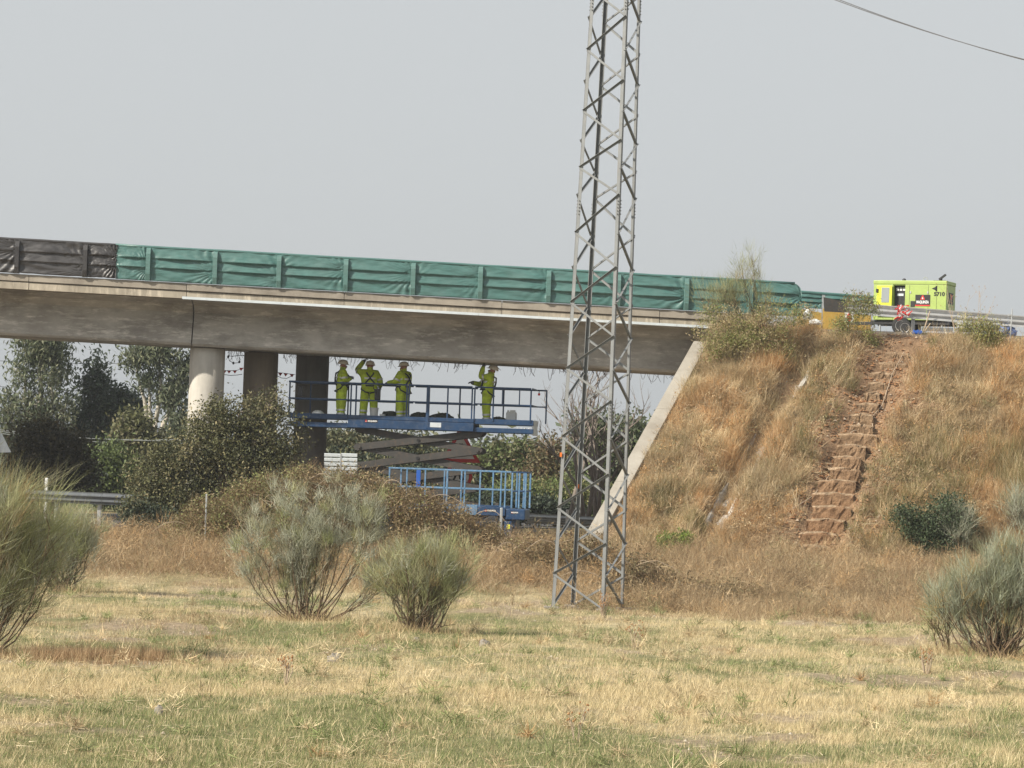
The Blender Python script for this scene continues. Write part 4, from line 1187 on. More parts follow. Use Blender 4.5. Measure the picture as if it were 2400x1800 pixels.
# ------------------------------------------------------------------ earth stairs, drain and hose on the slope
def path_at(path, n):
    P = [Vector(p) for p in path]; L_ = [0]
    for a, b in zip(P[:-1], P[1:]): L_.append(L_[-1] + (b - a).length)
    out = []
    for t in np.linspace(0, L_[-1], n):
        k = min(max(np.searchsorted(L_, t) - 1, 0), len(P) - 2)
        out.append(P[k].lerp(P[k + 1], (t - L_[k]) / max(L_[k + 1] - L_[k], 1e-9)))
    return out
st = thing('earth_stairs', 'flight of steps cut into the red earth of the embankment', 'stairs', STAIR[0])
L = st.location.copy()
SP = path_at(STAIR, 20)
for i, p in enumerate(SP[:-1]):
    nx_ = SP[i + 1]; rise = nx_.z - p.z
    wdt = random.uniform(.40, .54) if i < 11 else random.uniform(.26, .40)
    nx, ny, nz = 13, 6, 5
    vs_, fs_ = [], []
    rr = np.random.default_rng(400 + i)
    ztop = p.z + rise * .55 - (.0 if i < 11 else .05 + .015 * (i - 10))
    def P_(a, b, c):
        x = p.x + (a - .5) * 2 * wdt + .04 * np.sin(a * 9 + i); y = p.y - .05 + b * .72; z = ztop - .62 * (1 - c)
        jx, jy, jz = rr.uniform(-.02, .02), rr.uniform(-.022, .022), rr.uniform(-.012, .012)
        if c > .9 and b < .1: y += .16 * float(vnoise(a * 5 + i * 7, i * 3.3, 5)); z -= .07 * float(vnoise(a * 6 + i * 5, i * 2.1, 8))
        x += .10 * (float(vnoise(i * 1.7, b * 2, 9)) - .5) * 2
        z -= .05 * abs(a - .5) * 2 if c > .9 else 0
        return (x + jx - L.x, y + jy - L.y, z + jz - L.z)
    # tread
    g = [[P_(a, b, 1.0) for a in np.linspace(0, 1, nx)] for b in np.linspace(0, 1, ny)]
    f_ = [[P_(a, 0, c) for a in np.linspace(0, 1, nx)] for c in np.linspace(0, .85, nz)] + [g[0]]
    m = MB()
    for G_ in (g, f_):
        o_ = len(m.v); m.v += [v for r_ in G_ for v in r_]; w = len(G_[0])
        m.f += [(o_ + r_ * w + k, o_ + r_ * w + k + 1, o_ + (r_ + 1) * w + k + 1, o_ + (r_ + 1) * w + k) for r_ in range(len(G_) - 1) for k in range(w - 1)]
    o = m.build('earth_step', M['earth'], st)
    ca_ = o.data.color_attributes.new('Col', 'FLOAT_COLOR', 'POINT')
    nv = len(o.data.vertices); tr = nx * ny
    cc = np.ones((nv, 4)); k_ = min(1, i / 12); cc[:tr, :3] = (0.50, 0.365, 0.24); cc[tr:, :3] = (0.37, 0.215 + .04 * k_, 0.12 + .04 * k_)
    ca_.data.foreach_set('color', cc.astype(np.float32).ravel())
dr = thing('drain_channel', 'broken concrete drain channel running down the embankment in the dry grass', 'drain', DRAIN[0])
L = dr.location.copy()
DP = path_at(DRAIN, 15)
for i, (a, b) in enumerate(zip(DP[:-1], DP[1:])):
    if i in (8, 9, 12): continue
    d = (b - a); side = Vector((d.y, -d.x, 0)).normalized(); upn = side.cross(d).normalized()
    if upn.z < 0: upn = -upn
    a2, b2 = a + upn * (-.34) + d * .02, b + upn * (-.34 + random.uniform(-.05, .05)) - d * .02
    m = MB()
    prof = [(-.30, .20), (-.22, .20), (-.17, .04), (.17, .04), (.22, .20), (.36, .22), (.36, .0), (-.30, .0)]
    n = len(prof)
    m.add([c + side * x + upn * z - L for c in (a2, b2) for x, z in prof], [tuple(range(n)), tuple(range(2 * n - 1, n - 1, -1))] + [(k, k + n, (k + 1) % n + n, (k + 1) % n) for k in range(n)])
    m.build('channel_segment', M['girder'], dr)
hp = [(2115, 832), (2085, 900), (2050, 985), (2030, 1025), (1998, 1010), (1985, 1050), (1960, 1090), (1935, 1120), (1905, 1150), (1880, 1180), (1858, 1200)]
hp = [(2118, 830), (2095, 880), (2062, 955), (2047, 985), (2042, 1010), (2000, 1015), (1985, 1055), (1960, 1100), (1925, 1140), (1895, 1170), (1860, 1200)]
hpts = []
for u, v in hp:
    p = on(u, v, slope_z, 76); hpts.append(p + Vector((random.uniform(-.08, .08), -.04, .06)))
m = MB(); m.tube([p - hpts[0] for p in path_at(hpts, 60)], .013, 6)
tag(m.build('hose', M['hose'], None, True, loc=hpts[0]), 'thin pale hose trailing down beside the earth stairs', 'hose')

# ------------------------------------------------------------------ signs, posts and bunting under the bridge
sg = thing('triangular_sign', 'red-bordered triangular warning sign behind the scissor arms', 'road sign', at(1079, 1215, 97.0))
def spx(u, v, Y=97.0): p = at(u, v, Y); return (p.x - sg.location.x, p.z - sg.location.z)
apex, bl, br = Vector(spx(1079, 998)), Vector(spx(1034, 1083)), Vector(spx(1126, 1085))
cen = (apex + bl + br) / 3
def tri(s_): return [tuple(cen + (p - cen) * s_) for p in (bl, br, apex)]
pl = MB().prism(tri(1.0), .02, 'y', 0).build('plate', M['red'], sg)
MB().prism(tri(.70), -.004, 'y', -.001).build('white_field', M['white'], pl)
MB().prism([(cen.x - .05, cen.y - .17), (cen.x + .05, cen.y - .17), (cen.x + .07, cen.y + .22), (cen.x - .07, cen.y + .22)], -.004, 'y', -.006).build('symbol', M['black'], pl)
MB().box(cen.x - .04, cen.x + .04, .022, .08, 0, apex.y - .15).build('post', M['galv'], sg)
s2 = thing('speed_sign', 'round red-bordered speed limit sign under the triangular one', 'road sign', at(1075, 1150, 96.9))
cx_, cz_ = at(1075, 1116, 96.9).x - s2.location.x, at(1075, 1116, 96.9).z - s2.location.z
pl = MB().lathe([(.44, 0), (.44, .02)], (cx_, 0, cz_), 'y', 36).build('plate', M['red'], s2)
MB().lathe([(.33, -.005), (.33, -.001)], (cx_, 0, cz_), 'y', 36).build('white_field', M['white'], pl)
text('70', .44, M['black'], pl, (cx_, -.008, cz_), bold=.012)
MB().box(cx_ - .03, cx_ + .03, .021, .06, cz_ - 1.0, cz_ + .3).build('bracket', M['galv'], s2)

sb = thing('slatted_signboard', 'back of a pale metal signboard with ribbed panels above the brambles', 'signboard', at(798, 1115, 84.0))
L = sb.location
for u0, u1 in ((760, 798), (800, 837)):
    for k in range(5):
        v0, v1 = 1062 + 10.6 * k, 1062 + 10.6 * (k + 1) - .8
        a, b = at(u0, v0, 84), at(u1, v1, 84)
        x0, x1 = a.x - L.x, b.x - L.x
        MB().prism([(0, b.z - L.z), (-.02, b.z - L.z + .015), (-.02, a.z - L.z - .015), (0, a.z - L.z), (.015, a.z - L.z), (.015, b.z - L.z)], x1 - x0, 'x', x0).build('ribbed_slat', M['slat'], sb)
for u in (775, 799, 822):
    x = at(u, 1080, 84).x - L.x
    MB().box(x - .03, x + .03, .02, .08, -1.6, at(u, 1063, 84).z - L.z - .03).build('post', M['galv'], sb)
MB().box(at(798.6, 1080, 84).x - L.x - .018, at(798.6, 1080, 84).x - L.x + .018, -.03, .0, 0, at(799, 1062, 84).z - L.z - .02).build('centre_joint', M['galv'], sb)

def stake(label, u, v0, v1, Y, w, mat, name='fence_post'):
    p = at(u, v1, Y); h = at(u, v0, Y).z - p.z
    o = MB(); o.bbox(-w / 2, w / 2, -w / 2, w / 2, -.8, h, w * .2)
    return tag(o.build(name, M[mat], None, loc=p), label, 'post')
stake('grey concrete fence post in front of the lowered lift', 1173, 1190, 1262, 77.0, .07, 'galv')
stake('thin grey fence post standing in the brambles under the oak', 483, 1158, 1196, 77.0, .045, 'galv')
mk = stake('white roadside marker post above the guardrail by the broom', 108, 1120, 1160, 86.0, .09, 'white', 'marker_post')
stake('small white marker post just behind the lowered lift', 1163, 1178, 1196, 97.0, .12, 'white', 'marker_post')
stake('white marker post beside the distant guardrail behind the pylon', 1329, 1194, 1222, 97.0, .09, 'white', 'marker_post')
tsn = thing('triangular_sign', 'grey back of a triangular sign standing above the broom bush', 'road sign', at(-8, 1062, 92))
L = tsn.location
q = lambda u, v: (at(u, v, 92).x - L.x, at(u, v, 92).z - L.z)
MB().prism([q(-45, 1062), q(26, 1060), q(-6, 996)], .025, 'y', 0).build('plate', M['slat'], tsn)
MB().box(-.045, .045, -.09, -.001, -1.8, q(-6, 1003)[1]).build('post', M['galv'], tsn)

def bunting(label, pts, flags, Y):
    t = thing('bunting', label, 'bunting', at(*pts[0], Y)); L = t.location.copy()
    m = MB(); m.tube([at(u, v, Y) - L for u, v in pts], .008, 5); m.build('cord', M['wire'], t)
    for u, v in flags:
        p = at(u, v, Y) - L; rr = random.uniform(-.02, .02)
        MB().add([(p.x - .07, 0, p.z), (p.x + .07, 0, p.z), (p.x + rr, -.02, p.z - .10), (p.x - .07, .004, p.z), (p.x + .07, .004, p.z), (p.x + rr, -.016, p.z - .10)], [(0, 1, 2), (5, 4, 3), (0, 3, 4, 1), (1, 4, 5, 2), (2, 5, 3, 0)]).build('pennant', M['red'], t)
bunting('string of small red pennants between the first and second pier', [(524, 868), (540, 869), (556, 868), (570, 862)], [(526, 868), (537, 868), (550, 868), (566, 862)], 90.8)
bunting('string of small red pennants between the second and third pier', [(648, 873), (662, 874), (676, 876), (692, 878)], [(657, 874), (670, 875), (684, 877)], 92.1)
m = MB(); p0 = at(570, 833, 91.0)
for pp in ([(572, 833), (560, 833), (545, 835), (534, 834)], [(534, 834), (538, 846), (548, 851), (562, 850)], [(562, 850), (562, 838)], [(648, 880), (660, 886), (672, 887), (686, 880)], [(526, 878), (540, 880), (556, 879), (568, 877)]):
    m.tube([at(u, v, 91.0) - p0 for u, v in pp], .010, 5)
for u, v in ((535, 836), (561, 848), (547, 851)): m.ell(at(u, v, 91.0) - p0, (.035, .03, .045), 8, 6)
tag(m.build('light_cable', M['wire'], None, loc=p0), 'dark cable with lamp holders looped from pier to pier under the bridge', 'cable')

# distant overhead wires beyond the bridge
for k, (v0, v1, Y) in enumerate(((1003, 1030, 118), (1008, 1026, 119), (1012, 1036, 120), (905, 912, 150), (846, 842, 150))):
    a, b = at(-60, v0 - 4, Y), at(460, v1 + 3, Y); m = MB()
    m.tube([a.lerp(b, t) - Vector((0, 0, .18 * 4 * t * (1 - t))) - a for t in np.linspace(0, 1, 14)], .013 if k < 3 else .012, 4)
    tag(m.build('overhead_wire', M['galv'] if k < 3 else M['wire'], None, loc=a), ['highest of the three pale wires crossing in front of the trees', 'middle one of the three pale wires crossing in front of the trees', 'lowest of the three pale wires crossing in front of the trees', 'thin dark wire passing behind the trees under the girder', 'thin dark wire just below the girder behind the eucalyptus'][k], 'wire')

# ------------------------------------------------------------------ vegetation builders
def unit(v): return v / np.maximum(np.linalg.norm(v, axis=-1, keepdims=True), 1e-9)

def rdir(n): return unit(rng.normal(size=(n, 3)))

def blades(p, d, length, w, bend=None):
    """Thin triangles from p along d; one bent in the middle if bend is given (two faces as one quad strip is kept cheap)."""
    s = unit(np.cross(d, rdir(len(p)))) * (w[:, None] / 2)
    tip = p + d * length[:, None]
    if bend is not None: tip = tip + bend
    return np.stack([p - s, p + s, tip], 1)

def leaf_faces(c, ln, wd, droop=0.0, flat=0.0):
    n = len(c)
    d = rdir(n); d[:, 2] = d[:, 2] * (1 - flat) - droop; d = unit(d)
    s = unit(np.cross(d, rdir(n)))
    a, b = d * (ln[:, None] / 2), s * (wd[:, None] / 2)
    return np.stack([c - a, c + b - a * .1, c + a, c - b - a * .1], 1)

def pick(cols, w, n):
    cols = np.array(cols, float)
    i = rng.choice(len(cols), n, p=np.array(w, float) / sum(w))
    return cols[i]

def lobes_at(lobes, Y, deep=.9):
    out = []
    for l in lobes:
        u, v, ru, rv = l[:4]
        c = at(u, v, Y + (l[4] if len(l) > 4 else 0)); k = 1 / ppm(Y)
        out.append((np.array(c), np.array([ru * k, ru * k * deep, rv * k])))
    return out

def crown(lob, nclump, per, cr, ln, wd, cols, wts, droop=.3, shell=.45, jitter=.25):
    vol = np.array([np.prod(r) for c, r in lob]) ** .8; vol /= vol.sum()
    li = rng.choice(len(lob), nclump, p=vol)
    C = np.array([c for c, r in lob])[li]; Rr = np.array([r for c, r in lob])[li]
    rad = shell + (1 - shell) * rng.random(nclump) ** .6
    cc = C + rdir(nclump) * Rr * rad[:, None] * rng.uniform(.85, 1.08, (nclump, 1))
    base = pick(cols, wts, nclump) * rng.uniform(1 - jitter, 1 + jitter, (nclump, 1))
    P = np.repeat(cc, per, 0) + rng.normal(size=(nclump * per, 3)) * cr * np.array([1, 1, .85])
    n = len(P)
    col = np.repeat(base, per, 0) * rng.uniform(.75, 1.25, (n, 1))
    return leaf_faces(P, rng.uniform(.7, 1.3, n) * ln, rng.uniform(.7, 1.2, n) * wd, droop), np.clip(col, 0, 1), cc

def limb(m, a, b, r0, r1, seg=6, n=6, wob=.06):
    a, b = Vector(a), Vector(b); L = (b - a).length
    pts = [a.lerp(b, t) + Vector((random.uniform(-1, 1), random.uniform(-1, 1), random.uniform(-.3, .6) if 0 < t < 1 else 0)) * (wob * L * math.sin(math.pi * t)) for t in np.linspace(0, 1, n)]
    m.tube(pts, [r0 + (r1 - r0) * t for t in np.linspace(0, 1, n)], seg)
    return pts

def tree(name, label, cat, u, v, Y, lobes, mat='leaf', bark='bark', r0=.16, n=140, per=60, cr=.35, ln=.16, wd=.07, cols=None, wts=None, droop=.3, group=None, stems=1, twigs=60, shell=.45, deep=.9, top=None):
    b = at(u, v, Y)
    t = thing(name, label, cat, b, 0, group)
    L = np.array(b)
    lob = lobes_at(lobes, Y, deep)
    F_, C, cc = crown(lob, n, per, cr, ln, wd, cols, wts, droop, shell)
    soup('crown', F_ - L, C, M[mat], t)
    m = MB()
    for k in range(stems):
        for c, r in lob:
            if stems > 1 and random.random() < .35: continue
            root = Vector((random.uniform(-.2, .2) * (stems > 1), random.uniform(-.2, .2) * (stems > 1), -.3))
            fork = Vector((c - L) * np.array([.35, .35, .45]))
            limb(m, root, fork, r0, r0 * .6); limb(m, fork, Vector(c - L), r0 * .6, r0 * .2)
    for p in cc[rng.choice(len(cc), min(twigs, len(cc)), replace=False)]:
        c = min(lob, key=lambda q: np.linalg.norm(q[0] - p))[0]
        limb(m, Vector(c - L), Vector(p - L), r0 * .22, r0 * .05, 4, 4)
    m.build('trunk', M[bark], t, True)
    return t

def broom(label, u, v, Y, dome, nst=30, ntw=5200, col=((.135, .165, .085), (.175, .205, .135), (.21, .225, .15), (.20, .165, .075)), w=(3, 4, 2, 1), wtw=.0075, ltw=.42, bare=.45, name='broom_bush', group='broom bushes', lean=(0, 0), up=.55, stick=False, r0=.022):
    """A many-stemmed broom: woody stems fanning from one base, then masses of thin upright twigs.
    dome: (u, v, ru, rv) ellipses in photo pixels that hold the twig ends."""
    b = at(u, v, Y); gz = float(ground_z(b.x, b.y)) if not stick else b.z
    b.z = min(b.z, gz) if not stick else b.z
    t = thing(name, label, 'bush', b, 0, group); L = np.array(b)
    lob = lobes_at(dome, Y, .9)
    vol = np.array([np.prod(r) for c, r in lob]) ** .6; vol /= vol.sum()
    m = MB(); ends, dirs, cents = [], [], []
    for k in range(nst):
        li = rng.choice(len(lob), p=vol)
        c, r = lob[li]
        e = c + rdir(1)[0] * r * (.25 + .55 * rng.random() ** .5)
        e[2] = max(e[2], b.z + .25)
        E = Vector(e - L); root = Vector((random.gauss(0, .13), random.gauss(0, .13), -.15))
        flat = Vector((E.x, E.y, 0)) * .62
        mid = Vector((flat.x * random.uniform(.9, 1.5), flat.y * 1.3, E.z * random.uniform(.22, .42)))
        P = [root.lerp(mid, q) * (1 - q) + mid.lerp(E, q) * q for q in np.linspace(0, 1, 8)]
        kk = random.choice((.02, .035, .06)); P = [P[0]] + [p + Vector((random.uniform(-1, 1), random.uniform(-1, 1), random.uniform(-1, 1))) * kk for p in P[1:]]
        m.tube(P, [r0 * (1 - .75 * q) * random.uniform(.8, 1.2) for q in np.linspace(0, 1, 8)], 5)
        for q in range(3, 8):
            ends.append(np.array(P[q])); dirs.append(np.array((P[q] - P[q - 1]).normalized())); cents.append(q)
            if q > 4:
                for _ in range(2):                       # side branches
                    e2 = P[q] + (P[q] - P[q - 1]).normalized() * random.uniform(.1, .3) + Vector((random.uniform(-.25, .25), random.uniform(-.25, .25), random.uniform(.05, .3)))
                    m.tube([P[q], P[q].lerp(e2, .5) + Vector((0, 0, .02)), e2], [r0 * .35, r0 * .25, r0 * .12], 4)
                    ends.append(np.array(e2)); dirs.append(np.array((e2 - P[q]).normalized())); cents.append(8)
    for k in range(nst // 3):                             # dead side shoots low down
        a_ = random.uniform(0, 6.28); l_ = random.uniform(.25, .7) * ltw * 2.2
        s0 = Vector((random.gauss(0, .1), random.gauss(0, .1), random.uniform(.0, .25))); e2 = s0 + Vector((math.cos(a_), math.sin(a_), random.uniform(.1, .7))) * l_
        md = s0.lerp(e2, .5) + Vector((random.uniform(-.08, .08), random.uniform(-.08, .08), random.uniform(-.05, .1)))
        m.tube([s0, md, e2], [r0 * .5, r0 * .4, r0 * .15], 4)
        m.tube([md, md + Vector((random.uniform(-.2, .2), random.uniform(-.2, .2), .2))], [r0 * .3, r0 * .1], 4)
    m.build('stems', M['stem'], t, True)
    ends, dirs = np.array(ends), np.array(dirs); cents = np.array(cents, float)
    wgt = np.clip(cents - 3 + (1 - bare) * 2, .05, None) ** 1.6; wgt /= wgt.sum()
    i = rng.choice(len(ends), ntw, p=wgt)
    d = unit(dirs[i] + rng.normal(size=(ntw, 3)) * .5 + np.array([lean[0], lean[1], up]))
    p = ends[i] + rng.normal(size=(ntw, 3)) * .06
    T = blades(p, d, rng.uniform(.4, 1.35, ntw) * ltw, rng.uniform(.7, 1.3, ntw) * wtw, np.stack([rng.normal(size=ntw) * .03, rng.normal(size=ntw) * .03, -rng.random(ntw) * .04], -1))
    cl = pick(col, w, len(ends))[i] * rng.uniform(.75, 1.3, (ntw, 1))
    soup('crown', T, np.clip(cl, 0, 1), M['twig'], t)
    BASES.append((b.x, b.y))
    return t
BASES = []

# ------------------------------------------------------------------ trees and bushes
EU = [(.105, .13, .075), (.14, .16, .095), (.21, .215, .135), (.08, .10, .058)]  # far-tree tones raised in colour to stand in for haze
DK = [(.042, .060, .042), (.06, .08, .052), (.085, .10, .062)]
OL = [(.10, .105, .045), (.135, .135, .065), (.16, .145, .08), (.07, .075, .035)]
HO = [(.10, .105, .048), (.135, .135, .064), (.20, .185, .10), (.27, .235, .13), (.06, .066, .032)]
LG = [(.13, .17, .06), (.17, .21, .08), (.10, .13, .05)]
G_T = 'trees beyond the bridge'
tree('eucalyptus_tree', 'tall feathery eucalyptus under the black netting, tallest of the trees behind', 'tree', 90, 1165, 130, [(100, 790, 65, 55), (55, 865, 30, 42), (125, 870, 38, 50), (20, 965, 34, 50), (85, 960, 36, 50), (150, 960, 28, 46), (30, 1050, 48, 40), (115, 1040, 50, 40)], bark='palebark', r0=.22, n=300, per=46, cr=.30, ln=.26, wd=.075, cols=EU, wts=(3, 3, 2, 2), droop=.9, group=G_T)
tree('dark_tree', 'dark pointed evergreen between the two eucalyptus trees', 'tree', 230, 1170, 132, [(226, 862, 18, 32), (222, 915, 36, 45), (265, 945, 45, 34), (310, 958, 30, 28), (210, 985, 42, 50), (235, 1050, 55, 60), (190, 1070, 40, 60)], r0=.2, n=300, per=50, cr=.30, ln=.22, wd=.10, cols=DK, wts=(3, 3, 1), droop=.6, group=G_T)
tree('eucalyptus_tree', 'open eucalyptus with pale slanting trunks next to the first pier', 'tree', 358, 1120, 128, [(318, 842, 26, 26), (375, 825, 36, 32), (425, 870, 22, 45), (352, 885, 20, 26), (398, 930, 26, 32), (430, 1000, 26, 48), (400, 1040, 26, 36)], bark='palebark', r0=.17, n=190, per=46, cr=.28, ln=.26, wd=.075, cols=EU + DK, wts=(3, 3, 2, 2, 1, 1, 1), droop=.9, group=G_T, twigs=40)
tree('grey_tree', 'small grey-green tree below the open eucalyptus', 'tree', 325, 1170, 120, [(312, 1005, 30, 32), (335, 1050, 46, 42), (300, 1085, 40, 40)], r0=.10, n=150, per=60, cr=.30, ln=.20, wd=.10, cols=OL, wts=(3, 3, 3, 1), group=G_T)
tree('dark_oak', 'dark brownish oak behind the guardrail and the broom bush', 'tree', 130, 1190, 100, [(95, 1035, 55, 42), (150, 1060, 50, 45), (120, 1105, 75, 50), (185, 1110, 34, 45), (60, 1100, 50, 60)], r0=.14, n=330, per=60, cr=.28, ln=.13, wd=.08, cols=[(.055, .052, .028), (.08, .072, .038), (.11, .095, .055)], wts=(3, 3, 1), group=G_T)
tree('pale_shrub', 'fresh green shrub between the dark oak and the holm oak', 'shrub', 240, 1185, 108, [(215, 1100, 34, 40), (262, 1085, 38, 42), (250, 1130, 50, 40)], r0=.05, n=170, per=60, cr=.28, ln=.18, wd=.07, cols=LG + DK, wts=(3, 2, 3, 1, 1, 1), droop=-.3, group=G_T)
tree('holm_oak', 'big bushy holm oak growing in front of the first and second piers', 'tree', 530, 1285, 82, [(560, 970, 70, 52), (630, 945, 36, 45), (500, 985, 55, 45), (650, 1020, 60, 70), (520, 1040, 85, 70), (440, 1090, 75, 70), (365, 1110, 62, 66), (560, 1110, 120, 75), (660, 1095, 48, 60), (400, 1180, 90, 55), (330, 1165, 40, 46), (470, 1190, 80, 50)], r0=.11, n=1150, per=38, cr=.17, ln=.085, wd=.05, cols=HO, wts=(3, 3, 2, 1, 3), droop=0, stems=3, twigs=140, shell=.55, deep=.8)
tree('low_oak_bush', 'dark low oak bush beside the guardrail at the foot of the holm oak', 'shrub', 360, 1260, 80.5, [(345, 1215, 48, 34), (395, 1225, 36, 26), (310, 1200, 22, 30)], r0=.04, n=170, per=40, cr=.13, ln=.08, wd=.05, cols=DK + HO, wts=(3, 3, 2, 1, 1, 1, 1, 1), droop=0, group=G_T)
tree('olive_tree', 'loose olive-green tree behind the far end of the scissor arms', 'tree', 830, 1200, 124, [(825, 1052, 50, 34), (775, 1050, 24, 42), (870, 1085, 50, 34)], r0=.12, n=170, per=55, cr=.34, ln=.20, wd=.09, cols=OL + EU, wts=(2, 2, 2, 1, 1, 1, 1, 1), group=G_T, shell=.3)
tree('olive_tree', 'dark olive tree showing between the scissor arms', 'tree', 960, 1210, 124, [(945, 1052, 55, 26), (1000, 1092, 60, 34), (930, 1100, 60, 32)], r0=.12, n=190, per=55, cr=.36, ln=.20, wd=.09, cols=OL + DK, wts=(2, 1, 1, 1, 1, 1, 1), group=G_T, shell=.3)
tree('olive_tree', 'sunlit olive-green tree seen past the end of the raised lift', 'tree', 1195, 1205, 120, [(1155, 1085, 36, 30), (1200, 1075, 38, 32), (1245, 1082, 34, 36), (1130, 1120, 46, 36), (1220, 1125, 66, 36)], r0=.13, n=300, per=60, cr=.34, ln=.20, wd=.10, cols=LG + OL, wts=(2, 1, 1, 2, 2, 2, 1), group=G_T)
tree('reddish_tree', 'reddish-brown tree half hidden by the pylon legs', 'tree', 1300, 1205, 118, [(1300, 1085, 40, 45), (1275, 1120, 46, 40), (1340, 1120, 40, 40)], r0=.1, n=190, per=55, cr=.32, ln=.18, wd=.08, cols=[(.19, .13, .075), (.15, .125, .06), (.12, .12, .06)], wts=(2, 2, 2), group=G_T)
tree('green_tree', 'mid-green tree behind the pylon near the wing wall', 'tree', 1430, 1200, 116, [(1400, 1025, 44, 46), (1450, 1080, 55, 55), (1485, 1030, 32, 45), (1390, 1110, 44, 50)], r0=.12, n=270, per=55, cr=.33, ln=.19, wd=.09, cols=LG + EU, wts=(1, 1, 2, 2, 2, 1, 2), group=G_T)
tree('bright_shrub', 'light green feathery shrub beside the road behind the lowered lift', 'shrub', 1300, 1215, 108, [(1270, 1165, 60, 32), (1340, 1160, 55, 38), (1195, 1165, 50, 34), (1405, 1170, 40, 36)], r0=.04, n=300, per=50, cr=.22, ln=.17, wd=.05, cols=LG + [(.23, .22, .10)], wts=(2, 2, 1, 2), droop=-.6, group=G_T)
tree('dark_shrub', 'very dark low shrub by the road behind the lowered lift', 'shrub', 1180, 1230, 104, [(1150, 1185, 60, 26), (1210, 1190, 50, 26), (1265, 1192, 50, 20), (1320, 1198, 40, 14)], r0=.04, n=240, per=50, cr=.18, ln=.12, wd=.08, cols=DK, wts=(3, 2, 1), group=G_T)
tree('hedge_shrub', 'dark hedge-like shrub low behind the slatted signboard', 'shrub', 1000, 1220, 110, [(900, 1130, 90, 50), (1010, 1150, 80, 45), (790, 1130, 60, 60)], r0=.04, n=260, per=50, cr=.30, ln=.17, wd=.09, cols=DK + OL, wts=(2, 2, 1, 1, 1, 1, 1), group=G_T)
# a far belt of woodland that reads as one mass
F_, C, cc = crown(lobes_at([(u, 1105 + 10 * math.sin(u), 75, 55) for u in range(-250, 2700, 95)], 210, .5), 900, 40, .9, .6, .35, EU + OL, (2, 2, 1, 1, 2, 1, 1, 1))
tag(soup('far_woodland', F_, C, M['leaf']), 'low belt of far woodland on the horizon', 'woodland', kind='stuff')

# leafless trees behind the pylon
def bare_tree(label, u, v, Y, h, spread, seed, n0=1):
    rr = random.Random(seed)
    b = at(u, v, Y); t = thing('bare_tree', label, 'tree', b, 0, 'leafless trees behind the pylon')
    m = MB()
    def grow(p, d, L_, r_, depth):
        k = 5
        pts = [p]
        for i in range(k):
            d = (d + Vector((rr.uniform(-1, 1), rr.uniform(-1, 1), rr.uniform(-.5, .8))) * .16).normalized()
            pts.append(pts[-1] + d * (L_ / k))
        m.tube(pts, [r_ * (1 - .45 * i / k) for i in range(k + 1)], 5 if depth < 2 else 4)
        if depth >= 5 or r_ < .004: return
        for _ in range(rr.choice((2, 3, 3)) if depth < 3 else 2):
            q = pts[rr.randint(2, k)]
            nd = (d + Vector((rr.uniform(-1, 1) * spread, rr.uniform(-1, 1) * spread, rr.uniform(-.25, .7)))).normalized()
            grow(q, nd, L_ * rr.uniform(.55, .82), r_ * .58, depth + 1)
    for k in range(n0):
        grow(Vector((rr.uniform(-.25, .25), rr.uniform(-.2, .2), -.3)), Vector((rr.uniform(-.2, .2), 0, 1)).normalized(), h * .42, .095, 0)
    m.build('branches', M['deadwood'], t, True)
bare_tree('leafless tree with tangled twigs behind the middle of the pylon', 1375, 1200, 100, 5.6, .8, 3, 2)
bare_tree('leafless tree with wide crooked boughs next to the wing wall', 1415, 1200, 101, 5.4, 1.05, 8, 2)
bare_tree('thin leafless tree reaching past the end of the raised lift', 1325, 1200, 102, 5.0, .9, 15, 1)

# brooms in the field
GRN = ((.24, .26, .115), (.30, .315, .155), (.37, .37, .215), (.31, .24, .12))
GRY = ((.34, .35, .265), (.41, .415, .325), (.31, .295, .19), (.33, .25, .14))
TEA = ((.30, .325, .235), (.37, .39, .295), (.28, .285, .17), (.42, .30, .13))
broom('large green broom bush at the edge of the field, nearest of the brooms', -70, 1540, 46.5, [(10, 1210, 120, 100), (80, 1235, 70, 70), (-60, 1190, 120, 110), (60, 1310, 95, 60), (20, 1410, 90, 50), (-120, 1270, 120, 120)], 56, 14000, GRN + GRY, (2, 3, 3, 1, 1.2, 1.2, .6, 0), .0062, .62, .35, lean=(.30, 0), up=.35, r0=.019)
broom('smaller grey-green broom behind the large green one', 150, 1350, 66, [(150, 1275, 50, 42), (195, 1280, 30, 34), (100, 1300, 50, 45), (190, 1315, 35, 20)], 30, 8000, GRY + GRN, (2, 2, 1, 0, 2, 2, 1, 1), .0085, .42, 0, up=.3)
broom('straggly pale broom with a bare twisted stem, middle of the field', 715, 1448, 59.8, [(615, 1275, 60, 50), (680, 1205, 50, 36), (780, 1200, 50, 34), (850, 1255, 65, 55), (730, 1290, 85, 45), (585, 1345, 50, 36), (890, 1360, 55, 30), (700, 1370, 60, 25)], 38, 17000, GRY + GRN, (3, 3, 2, .6, .6, .8, .8, 0), .0085, .30, .35, up=.3, r0=.017)
broom('rounded green broom in front of the brambles, middle of the field', 985, 1478, 56, [(985, 1348, 80, 50), (925, 1370, 40, 38), (1055, 1355, 55, 45), (1000, 1395, 85, 32)], 46, 13000, GRN + GRY, (2, 3, 3, 1, 1, 1, 1, 0), .0066, .36, .3, up=.45)
broom('dense blue-green broom at the foot of the embankment slope', 2335, 1535, 55, [(2270, 1390, 62, 60), (2340, 1365, 75, 60), (2235, 1430, 45, 40), (2410, 1370, 80, 80), (2330, 1440, 70, 45), (2410, 1300, 40, 40)], 64, 15000, TEA, (3, 3, 2, .7), .0070, .42, .30, up=.6)
broom('low broom shoot spreading out beside the dense blue-green one', 2235, 1510, 56, [(2185, 1470, 26, 20), (2205, 1480, 20, 20)], 7, 700, GRN, (1, 2, 2, 1), .0062, .28, .3)
